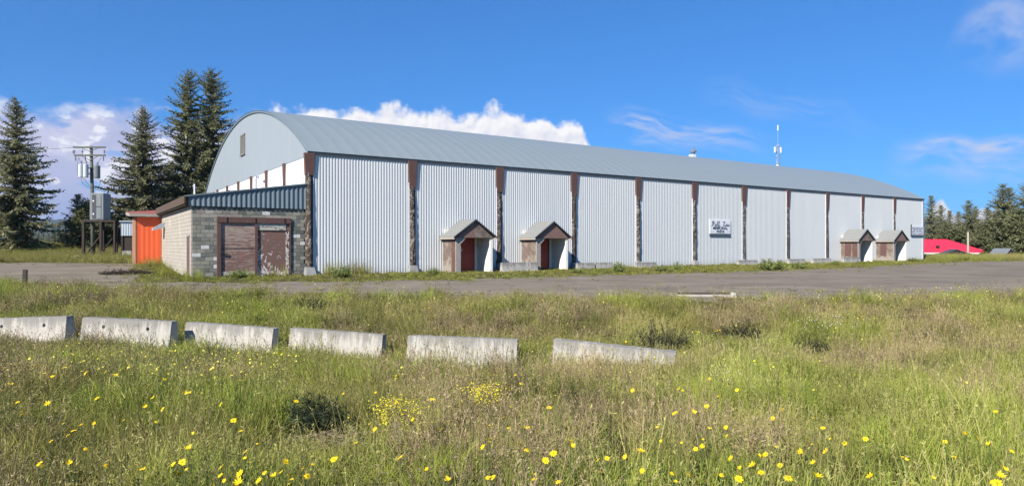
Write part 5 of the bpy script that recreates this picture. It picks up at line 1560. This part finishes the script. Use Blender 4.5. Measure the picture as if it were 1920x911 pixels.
# bare and thin places
BARE = [(near_ray(600, 835, 0), .55), (near_ray(650, 850, 0), .40), (near_ray(1330, 568, 0), 1.1), (near_ray(1390, 572, 0), 1.0)]
for (p, r_) in BARE:
    dd = np.hypot((X - p[0]), (Y - p[1])); keep &= ~((dd < r_) & (rgm.random(len(X)) < .8))
X, Y = X[keep], Y[keep]; n = len(X)
big, mid, sm, dry, weed = F_BIG(X, Y), F_MID(X, Y), F_SM(X, Y), F_DRY(X, Y), F_WEED(X, Y)
green = .55 * big + .30 * mid + .15 * sm
# broad colour areas seen in the photograph: brighter grass right and centre, brown left-front and right-middle
pxs = CX + X / Y * F_PX
green = green + .12 * sstep(pxs, 1200, 1700) * sstep(Y, 16, 8) + .10 * sstep(np.abs(pxs - 1000), 500, 100) * sstep(Y, 14.5, 11) * sstep(Y, 7, 9)
green = green - .18 * sstep(pxs, 700, 200) * sstep(Y, 13, 10.5) - .14 * sstep(pxs, 1000, 1250) * sstep(Y, 14, 16) * sstep(Y, 24, 21)
brown = np.clip(dry * .7 + .3 * sm + (.5 - green) * .5, 0, 1)
u = rgm.random(n)
var = np.zeros(n, int)
isw = (weed > .56) & (u < .55)
isd = (brown > .64) & (u > .66) & ~isw
iss = (~isw) & (~isd) & (u > .88 - .15 * brown)
isl = (~isw) & (~isd) & (~iss) & (u < .10)
var = rgm.integers(0, 3, n)
var[isw] = rgm.choice([6, 7, 11], isw.sum()); var[isd] = rgm.choice([8, 3, 4, 5, 3], isd.sum()); var[iss] = rgm.integers(3, 6, iss.sum()); var[isl] = 10
G_B = np.array([.325, .375, .062]); G_O = np.array([.335, .312, .095]); G_D = np.array([.175, .215, .055]); BR = np.array([.270, .215, .125]); BK = np.array([.150, .115, .080])
mixv = np.clip((green - .36) / .30, 0, 1)[:, None]
tint = G_O * (1 - mixv) + G_B * mixv
dk = (rgm.random(n) < .15)[:, None]; tint = np.where(dk, G_D, tint)
tint = np.where(isw[:, None], G_D * .45 + tint * .55, tint)
tint = np.where(iss[:, None], BR * .62 + tint * .45, tint)
tint = np.where(isd[:, None], BR * (.6 + .5 * rgm.random((n, 1))) * 1.1 + BK * .35, tint)
tint = np.clip(tint * rgm.uniform(.72, 1.25, (n, 1)) * (.64 + .54 * F_PATCH(X, Y) + .22 * sm)[:, None], 0.005, .9)
hs2 = (.50 + .55 * mid + .35 * sm) * rgm.uniform(.65, 1.25, n) * np.interp(Y, [2, 5, 9], [.72, .80, 1.0])
# lower growth right in front of the barriers and near the lot edge so that they show
edge = near_y(X) - Y
hs2 *= np.where(edge < 2.5, .80, 1.0)
for (px, py, wp) in SHRUB_PX:
    q = ground_at(px, py); r_ = wp * q[1] / F_PX * .5
    fx, fy = X - q[0], Y - q[1]
    hs2 *= np.where((np.abs(fx) < r_ * 1.25) & (fy > -1.6) & (fy < .5), np.where(fy > -.25, .35, np.clip(.40 - fy * .25, .4, 1)), 1.0)
for (bx, by, rz, L) in BARS[:6]:
    v = -(X - bx) * math.sin(rz) + (Y - by) * math.cos(rz); uu = (X - bx) * math.cos(rz) + (Y - by) * math.sin(rz)
    hs2 *= np.where((np.abs(uu) < L / 2 + .5) & (v < 0) & (v > -2.2), .70, 1.0)
ws = rgm.uniform(.85, 1.25, n) * np.interp(Y, [0, 6, 14, 28], [.9, 1.0, 1.35, 1.9])
scatter('meadow_plants', VC, np.stack([X, Y, hgt(X, Y) - .015], 1), var, np.stack([ws, ws, hs2], 1), tint, None, 'tall meadow grass, dry stalks and weeds across the foreground', 'grass')

# ---- short verge grass around the building, longer growth hugging walls
LC = variant_coll('verge_plant', [(tuft_grass(21, 34, .05, .15, .012), M_GRASS), (tuft_low(22, 18), M_GRASS), (tuft_weed(23, 7, .30, .035, .010, 24), M_GRASS), (tuft_grass(24, 40, .25, .75, .012), M_GRASS), (tuft_weed(25, 9, .75, .09, .04, 26), M_GRASS)])
def local(X, Y):
    dx, dy = X - O[0], Y - O[1]
    return dx * S.x + dy * S.y, dx * T.x + dy * T.y
n = 60000
X = rgm.uniform(-30, 52, n); Y = rgm.uniform(28, 80, n)
s_, t_ = local(X, Y)
inside = ((s_ > 0) & (s_ < LEN) & (t_ > -.02)) | ((s_ > AX0 - .1) & (s_ < 0) & (t_ > .04)) | ((s_ > AX0 - 1.7) & (s_ < AX0) & (t_ > AD) & (t_ < AD + 3))
k = (Y > far_y(X) - rgm.exponential(.22, n)) & ~inside & (t_ < 16) & (s_ < 72) & ((s_ > -5.9) | (X > -26))
k &= ~((X < -22.5) & (Y > 49))
X, Y, s_, t_ = X[k], Y[k], s_[k], t_[k]; n = len(X)
front = far_y(X)
prob = .35 + .65 * F_MID(X, Y)
k = rgm.random(n) < prob; X, Y, s_, t_ = X[k], Y[k], s_[k], t_[k]; n = len(X)
var = rgm.choice([0, 0, 0, 0, 1, 2], n); hgs = rgm.uniform(.4, .9, n)
dw = np.where((s_ > 0), -t_, np.where(s_ > AX0, -t_ + .05, np.minimum(np.abs(AX0 - s_), 9)))
wallside = (dw < .55) & (rgm.random(n) < .45 * F_SM(X, Y) + .10)
var[wallside] = rgm.choice([2, 3, 2], wallside.sum()); hgs[wallside] *= .65
near_c = (s_ > .6) & (s_ < 4.0) & (t_ < 0) & (t_ > -1.6) & (rgm.random(n) < .55)
var[near_c] = rgm.choice([3, 3, 2], near_c.sum()); hgs[near_c] = rgm.uniform(.7, 1.5, near_c.sum())
an_ = (s_ > AX0 - 4) & (s_ < -.4) & (dw < 1.1) & (rgm.random(n) < .5)
var[an_] = rgm.choice([2, 2, 3, 0], an_.sum()); hgs[an_] = rgm.uniform(.6, 1.1, an_.sum())
gr = F_BIG(X, Y)[:, None]
tint = np.array([.245, .270, .045]) * (1 - gr * .45) + np.array([.27, .225, .080]) * gr * .60
tint = np.clip(tint * rgm.uniform(.75, 1.2, (n, 1)), 0, 1)
thin = rgm.random(n) < .12
tint[thin] = np.array([.19, .165, .09])
ws = rgm.uniform(.9, 1.5, n)
scatter('verge_grass', LC, np.stack([X, Y, hgt(X, Y) - .01], 1), var, np.stack([ws, ws, hgs], 1), tint, None, 'short green verge grass between the lot and the arena wall', 'grass', 3)

# ---- weeds creeping onto the asphalt
n = 5200
X = rgm.uniform(-40, 60, n); f_ = rgm.random(n)
dep = rgm.exponential(1.1, n)
Y = np.where(f_ < .55, near_y(X) + dep * .8, far_y(X) - dep)
k = (F_MID(X * 1.3, Y * 1.3) > .50) & (Y > near_y(X)) & (Y < far_y(X)) & (np.abs(X) < Y * .85)
X, Y = X[k], Y[k]; n = len(X)
ws = rgm.uniform(.5, 1.3, n)
tint = np.clip(np.array([.20, .21, .06]) * rgm.uniform(.7, 1.3, (n, 1)), 0, 1)
scatter('lot_weeds', LC, np.stack([X, Y, hgt(X, Y) + .015], 1), rgm.choice([0, 0, 1], n), np.stack([ws, ws, ws * .7], 1), tint, None, 'sparse low weeds creeping over the asphalt edges', 'weeds', 21)

# ---- back fields left and right
def field(name, n, x0, x1, y0, y1, cond, label, seed):
    X = rgm.uniform(x0, x1, n); Y = rgm.uniform(y0, y1, n)
    k = cond(X, Y); X, Y = X[k], Y[k]; n = len(X)
    var = rgm.choice([0, 1, 2, 3, 4, 6, 7], n)
    g = F_BIG(X * .5, Y * .5)[:, None]
    tint = np.array([.260, .275, .070]) * (1 - g) + np.array([.31, .27, .105]) * g
    tint = np.clip(tint * rgm.uniform(.8, 1.2, (n, 1)), 0, 1)
    ws = rgm.uniform(1.6, 2.8, n); hh = rgm.uniform(.6, 1.3, n)
    scatter(name, VC, np.stack([X, Y, hgt(X, Y) - .02], 1), var, np.stack([ws, ws, hh], 1), tint, None, label, 'grass', seed)
field('field_grass', 30000, -85, -18, 44, 96, lambda X, Y: (Y > far_y(X) + .1) & (X < -19 - (Y - 44) * .42) & (np.abs(X) < Y * .95), 'unmown field grass behind the lot at the left', 11)
field('far_field_grass', 22000, 30, 105, 52, 100, lambda X, Y: (Y > far_y(X) + .2) & (X > O[0] + S.x * (LEN + .6) - (Y - O[1] - S.y * LEN) * .657) & (X < Y * .95) & (local(X, Y)[0] > LEN + .4), 'green field grass right of the arena far corner', 12)

# ---- shrubs and weeds as individuals
def f_shrub(lo, hi): return f_needle(lo, hi, tuple(x * 1.15 for x in hi))
M_SHD = mat('dark_green_shrub', f_shrub((.026, .040, .019), (.068, .095, .042)))
M_SHB = mat('brown_weed', f_shrub((.085, .070, .052), (.190, .145, .105)))
M_SHG = mat('fresh_green_weed', f_shrub((.140, .180, .045), (.28, .32, .10)))
M_SHK = mat('almost_black_shrub', f_shrub((.028, .034, .020), (.080, .084, .048)))
def bush_meshes(seed, H, Rw, n, ll, lw, nl):
    rg = np.random.default_rng(seed); Vs, Fs, V, F = [], [], [], []
    for i in range(n):
        a = rg.uniform(0, 6.283); r0 = Rw * .45 * math.sqrt(rg.random()); r1 = Rw * math.sqrt(rg.random()) * 1.05
        h = H * rg.uniform(.45, 1.05) * (1 - .45 * (r1 / Rw) ** 2)
        p0 = Vector((r0 * math.cos(a), r0 * math.sin(a), 0)); a2 = a + rg.normal(0, .4); p2 = Vector((r1 * math.cos(a2), r1 * math.sin(a2), h))
        stick(Vs, Fs, p0, p2, .006 * H / .5)
        for q in range(nl):
            f = rg.uniform(.2, 1.02); p = p0.lerp(p2, f); d = rnd(rg); d.z = d.z * .6 + .55
            add_leaf(V, F, p, d, rnd(rg), ll * rg.uniform(.6, 1.4), lw * rg.uniform(.7, 1.3))
    return np_mesh('stem', np.array(Vs), np.array(Fs)), np_mesh('foliage', np.array(V), np.array(F))
SH1 = bush_meshes(31, .5, .34, 90, .055, .009, 34); SH2 = bush_meshes(32, .5, .40, 80, .034, .009, 30); SH3 = bush_meshes(33, .9, .55, 60, .10, .032, 22)
def shrub_at(px, py, wpx, hpx, ms_, H, Rw, m_, label, name='shrub', rz=0.0):
    q = ground_at(px, py); k = q[1] / F_PX
    e = empty(name, (q[0], q[1], q[2]), rz, label, 'shrub')
    e.scale = (wpx * k / (2 * Rw), wpx * k / (2 * Rw), hpx * k / H)
    link('stem', ms_[0], M_DARKWOOD, e); link('foliage', ms_[1], m_, e)
    return e
shrub_at(590, 824, 130, 92, SH1, .5, .34, M_SHD, 'dark green shrub above the pile of dead twigs')
shrub_at(1240, 664, 118, 68, SH2, .5, .40, M_SHK, 'blackish shrub at the right end of the sunken barrier')
shrub_at(582, 584, 66, 34, SH2, .5, .40, M_SHD, 'dark bushy clump in the meadow below the annex doors', rz=1)
shrub_at(1395, 640, 84, 48, SH2, .5, .40, M_SHB, 'brown weedy clump left of the white flower patch', 'weed_clump', 2)
shrub_at(1520, 668, 70, 46, SH2, .5, .40, M_SHB, 'brown weedy clump just below the white flower patch', 'weed_clump', 3)
shrub_at(1155, 858, 60, 62, SH2, .5, .40, M_SHK, 'dark weedy clump right of centre near the bottom', 'weed_clump', .5)
shrub_at(748, 712, 44, 40, SH2, .5, .40, M_SHB, 'brown weedy clump between the fourth and fifth meadow barriers', 'weed_clump', 1.4)
shrub_at(1880, 690, 90, 50, SH2, .5, .40, M_SHB, 'brown weedy clump at the right edge of the picture', 'weed_clump', 4)
shrub_at(690, 712, 40, 30, SH1, .5, .34, M_SHK, 'small dark clump below the fourth meadow barrier', 'weed_clump', 2.2)
shrub_at(392, 702, 46, 36, SH1, .5, .34, M_SHD, 'small dark clump below the third meadow barrier', 'weed_clump', 5.1)
shrub_at(240, 905, 76, 40, SH1, .5, .34, M_SHD, 'dark green clump at the bottom left', 'weed_clump', 3.3)
shrub_at(1448, 508, 58, 26, SH3, .9, .55, M_SHG, 'large leafy bush against the far half of the arena wall', 'leafy_bush', .3)
shrub_at(1500, 505, 34, 16, SH3, .9, .55, M_SHG, 'smaller leafy bush right of the large one by the wall', 'leafy_bush', 1.3)
shrub_at(1160, 511, 30, 24, SH3, .9, .55, M_SHG, 'spindly leafy weed left of the fourth log post', 'leafy_bush', 2.3)
shrub_at(1240, 509, 34, 14, SH3, .9, .55, M_SHG, 'low leafy weed right of the fourth log post', 'leafy_bush', 3.3)
shrub_at(1268, 506, 14, 18, SH3, .9, .55, M_SHG, 'narrow leafy weed midway along the arena wall', 'leafy_bush', 4.3)
shrub_at(812, 516, 26, 17, SH3, .9, .55, M_SHG, 'leafy weed just left of the first porch', 'leafy_bush', 5.3)
shrub_at(1082, 512, 22, 10, SH3, .9, .55, M_SHG, 'leafy weed at the right foot of the second porch', 'leafy_bush', .9)
shrub_at(1713, 491, 26, 9, SH3, .9, .55, M_SHG, 'leafy weed near the arena far corner', 'leafy_bush', 1.9)
shrub_at(1566, 499, 18, 11, SH3, .9, .55, M_SHG, 'leafy weed left of the touching porches', 'leafy_bush', 2.9)
shrub_at(448, 521, 44, 18, SH3, .9, .55, M_SHD, 'dark leafy weed at the foot of the annex doors', 'leafy_bush', 3.9)
shrub_at(640, 521, 50, 26, SH3, .9, .55, M_SHG, 'tall leafy weeds at the first corrugated wall bay', 'leafy_bush', 4.9)

# dead twig pile under the dark shrub, brush pile on the lot
def twigs(name, px, py, n, rad, h, L, label, m_, seed):
    q = ground_at(px, py); rgt = random.Random(seed); mb = MB()
    for i in range(n):
        a = rgt.uniform(0, 6.28); r_ = rad * math.sqrt(rgt.random()); z = rgt.uniform(.01, h) * (1 - r_ / rad * .7)
        d = Vector((rgt.gauss(0, 1), rgt.gauss(0, .6), rgt.gauss(0, .18))).normalized() * L * rgt.uniform(.4, 1.1)
        c = Vector((r_ * math.cos(a), r_ * math.sin(a) * .8, z))
        m_d = c + Vector((rgt.gauss(0, .03), rgt.gauss(0, .03), rgt.gauss(.01, .02))) * (L / .3)
        mb.tube([c - d / 2, m_d, c + d / 2], [L * .018, L * .016, L * .008], 4, cap=False)
    o = mb.build(name, m_); o.location = (q[0], q[1], q[2] + .01)
    return tag(o, label, 'twigs')
M_WOODPALE = simple('dry_twig_wood', (.22, .165, .125), .9, .1, var=.3, scale=8)
twigs('dead_twigs', 612, 836, 150, .42, .14, .34, 'pile of brownish dead twigs below the dark green shrub', M_WOODPALE, 5)
twigs('brush_pile', 236, 514, 260, 1.25, .16, .8, 'dark heap of brush lying on the asphalt left of the annex', M_DARKWOOD, 6)

# ---- flowers
M_YEL = simple('yellow_petal', (.86, .60, .010), .6, .2, var=.10, scale=20)
M_YELC = simple('golden_disc', (.52, .27, .01), .8, .1, var=.2, scale=60)
M_STEM = simple('flower_stem', (.09, .12, .035), .8, .2)
def head_mesh(seed, npet, cup):
    rgf = random.Random(seed); V, F, mi = [], [], []
    for i in range(npet):
        a = 6.283 * i / npet + rgf.gauss(0, .08); L = rgf.uniform(.85, 1.08) * .5; w_ = L * rgf.uniform(.26, .40)
        c, s_ = math.cos(a), math.sin(a); lift = cup + rgf.gauss(0, .06)
        def pt(r, t_): return (r * c - t_ * s_, r * s_ + t_ * c, lift * r + .01)
        b = len(V); V += [pt(.10, -w_ * .25), pt(.10, w_ * .25), pt(L * .65, w_ * .5), pt(L * .65, -w_ * .5), pt(L, w_ * .16), pt(L, -w_ * .16)]
        F += [(b, b + 1, b + 2, b + 3), (b + 3, b + 2, b + 4, b + 5)]; mi += [0, 0]
    b = len(V); n = 10
    V += [(.15 * math.cos(6.283 * k / n), .15 * math.sin(6.283 * k / n), .02 + cup * .1) for k in range(n)] + [(.09 * math.cos(6.283 * k / n), .09 * math.sin(6.283 * k / n), .075) for k in range(n)]
    F += [(b + k, b + (k + 1) % n, b + n + (k + 1) % n, b + n + k) for k in range(n)] + [tuple(b + n + k for k in range(n))]; mi += [1] * (n + 1)
    me = bpy.data.meshes.new('flower_head'); me.from_pydata(V, [], F); me.materials.append(M_YEL); me.materials.append(M_YELC)
    me.polygons.foreach_set('material_index', mi); return me
HEADS = [head_mesh(1, 11, .10), head_mesh(2, 8, .35), head_mesh(3, 13, .05), head_mesh(4, 10, -.18), head_mesh(5, 9, .9), head_mesh(6, 12, .2)]
def stem_mesh():
    mb = MB(); mb.tube([(0, 0, 0), (.02, .01, .5), (0, 0, 1.0)], [.0032, .0028, .0025], 5, cap=False); me = mb.mesh('stem'); me.materials.append(M_STEM); return me
STEM = stem_mesh()
FLO = [(325, 870), (345, 868), (349, 880), (415, 877), (413, 893), (420, 902), (450, 888), (460, 862), (482, 832), (459, 849), (466, 867), (404, 907), (449, 906), (485, 901), (495, 886), (528, 886), (545, 892), (547, 900), (541, 907), (576, 892), (586, 870), (630, 904), (362, 812), (192, 814), (152, 797), (138, 806), (127, 816), (200, 873), (80, 873), (178, 795),
       (217, 703), (161, 700), (198, 698), (292, 702), (312, 702), (309, 711), (278, 725), (347, 737), (356, 739), (380, 739), (451, 712), (287, 746), (182, 747), (305, 767), (20, 720), (66, 687), (160, 660), (528, 664), (670, 655), (690, 657), (740, 655), (555, 685), (742, 712), (743, 755), (645, 740), (120, 690), (10, 733), (98, 706),
       (987, 806), (1143, 822), (1175, 859), (1138, 860), (1122, 863), (1202, 845), (1239, 826), (1307, 796), (1329, 805), (1361, 801), (1363, 817), (1233, 803), (1278, 830), (1204, 884), (1260, 888), (1267, 903), (1290, 891), (1320, 903), (1353, 890), (1386, 876), (1386, 888), (1411, 873), (1412, 886), (1436, 852), (1427, 859), (1463, 872), (1478, 896), (1502, 850), (1525, 867), (1522, 832), (1530, 896), (1549, 847), (1596, 837), (1623, 823), (1700, 864), (1693, 857), (1772, 828), (1809, 816), (1834, 822), (1897, 847), (1867, 772), (1882, 881), (1632, 893), (1707, 907), (1862, 905), (1004, 890), (1047, 904), (1002, 899), (1023, 864), (1038, 851), (918, 824), (943, 783), (953, 801), (918, 797), (1030, 764), (1055, 738), (1325, 762), (1300, 774), (1450, 680), (1420, 677), (1311, 662), (1174, 641), (1382, 731), (1280, 733), (1265, 775), (1525, 783), (1557, 823), (1455, 838), (1370, 860), (1789, 858), (905, 838), (800, 880), (838, 899), (1310, 622), (1350, 620)]
rgf = random.Random(12)
FLO += [(rgf.uniform(20, 1900), rgf.uniform(700, 905)) for _ in range(70)]
fi = 0
for (px, py) in FLO:
    hgt_ = rgf.uniform(.40, .52) if py > 760 else rgf.uniform(.46, .58)
    q = near_ray(px, py, hgt_)
    e = empty('yellow_flower', (q[0], q[1], q[2]), rgf.uniform(0, 6), None, None)
    near_ = py > 780
    tag(e, 'large yellow daisy-like flower on a thin stem near the bottom of the meadow' if near_ else 'small yellow daisy-like flower on a thin stem in the middle meadow', 'flower', 'large yellow flowers in the near meadow' if near_ else 'small yellow flowers in the middle meadow')
    st = link('stem', STEM, None, e); st.scale = (1, 1, hgt_)
    hd = link('flower_head', rgf.choice(HEADS), None, e); hd.location = (0, 0, hgt_)
    d = rgf.choice([.020, .027, .034, .040, .046, .052]) if near_ else rgf.uniform(.042, .058)
    hd.scale = (d, d, d)
    tl = Vector((TO_SUN.x * .55 + rgf.gauss(0, .55), TO_SUN.y * .45 + rgf.gauss(0, .5), 1.0))
    inv = Euler((0, 0, -e.rotation_euler.z)).to_matrix()
    hd.rotation_euler = (inv @ tl).to_track_quat('Z', 'Y').to_euler()
    fi += 1
# smaller blossoms farther off: one uncounted mass each
def blossom_mat(name, col): 
    return simple(name, col, .7, .15, var=.1, scale=30)
M_WHT = blossom_mat('white_blossom', (.70, .62, .60))
M_YB = blossom_mat('small_yellow_blossom', (.74, .62, .03))
M_YPALE = blossom_mat('pale_yellow_blossom', (.82, .68, .08))
def blossoms(name, pts, size, m_, label, seed, stems=True):
    rgb = np.random.default_rng(seed); n = len(pts); V = []; F = []
    P0 = np.asarray(pts); out_v = []; 
    nrm = norm(rgb.normal(0, .45, (n, 3)) + np.array([TO_SUN.x * .4, TO_SUN.y * .4, 1.0]))
    a = norm(np.cross(nrm, rgb.normal(0, 1, (n, 3)))); b = np.cross(nrm, a)
    sz = size * rgb.uniform(.6, 1.3, n)
    Vs, Fs = [], []
    k = 6
    ring = [P0 + (a * math.cos(6.283 * i / k) + b * math.sin(6.283 * i / k)) * (sz * (.5 if i % 2 else .36))[:, None] for i in range(k)]
    Vq = np.stack(ring, 1).reshape(-1, 3)
    Fq = np.arange(n * k).reshape(-1, k)
    me = np_mesh(name, Vq, Fq)
    return tag(link(name, me, m_), label, 'flowers', kind='stuff')
def pts_in(x0, x1, y0, y1, n, h0=.35, h1=.55, f=None):
    o = []
    while len(o) < n:
        px, py = rgf.uniform(x0, x1), rgf.uniform(y0, y1)
        q = near_ray(px, py, rgf.uniform(h0, h1)) if False else None
        X_ = rgf.uniform(-26, 26); Y_ = rgf.uniform(7.5, 30)
        pxx = CX + X_ / Y_ * F_PX; z = float(hgt(X_, Y_)); hh = rgf.uniform(h0, h1); pyy = HZ - (z + hh - CAMZ) / Y_ * F_PX
        if not (x0 < pxx < x1 and y0 < pyy < y1) or Y_ > near_y(X_) + .1: continue
        if f is not None and f(X_, Y_) < rgf.random(): continue
        o.append((X_, Y_, z + hh))
    return o
fp = Field(41, 3.0)
A = pts_in(-100, 2020, 545, 905, 420, .32, .55, lambda x, y: float(fp(x, y)) ** 2)
A += pts_in(-50, 560, 640, 770, 260, .42, .6) + pts_in(1480, 2000, 535, 600, 150, .40, .70) + pts_in(0, 600, 510, 590, 110, .40, .65) + pts_in(700, 1250, 545, 620, 80, .40, .65)
blossoms('small_yellow_flowers', A, .034, M_YPALE, 'tiny pale yellow flowers dotted over the meadow', 1)
A = []
for (px, py, rx, ry, n) in ((905, 778, 50, 30, 900), (735, 815, 42, 24, 520), (912, 738, 30, 26, 300), (780, 830, 50, 30, 200)):
    q = ground_at(px, py + 14); k = q[1] / F_PX
    for i in range(n):
        X_ = q[0] + rgf.gauss(0, rx * .45 * k); Y_ = q[1] + rgf.gauss(0, ry * 3.2 * k * .45); A.append((X_, Y_, float(hgt(X_, Y_)) + rgf.uniform(.20, .46)))
blossoms('yellow_bedstraw', A, .015, M_YB, 'patches of dense tiny yellow blossom below the barriers', 2)
A = []
for (px, py, rx, ry, n) in ((1535, 615, 60, 22, 120), (1355, 728, 22, 30, 45), (1562, 600, 30, 10, 40)):
    q = ground_at(px, py + 18); k = q[1] / F_PX
    for i in range(n):
        X_ = q[0] + rgf.gauss(0, rx * .5 * k); Y_ = q[1] + rgf.gauss(0, ry * 2.5 * k * .5); A.append((X_, Y_, float(hgt(X_, Y_)) + rgf.uniform(.25, .52)))
blossoms('white_blossoms', A, .030, M_WHT, 'patch of small whitish flowers in the right meadow', 3)

# ================================================================== HAZE
mh = bpy.data.materials.new('haze_air'); mh.use_nodes = True
th = NT(mh.node_tree)
for nd in list(th.n):
    if nd.type == 'BSDF_PRINCIPLED': th.n.remove(nd)
pv = th.new('ShaderNodeVolumePrincipled'); pv.inputs['Color'].default_value = (.74, .83, 1.0, 1); pv.inputs['Density'].default_value = 6.5e-5; pv.inputs['Anisotropy'].default_value = .2
th.l.new(pv.outputs[0], th.n.get('Material Output').inputs['Volume'])
tag(MB().box(-7000, 7000, -500, 9500, -30, 262).build('haze', mh), 'faint blue air over the valley and far ridge', 'haze', kind='stuff')
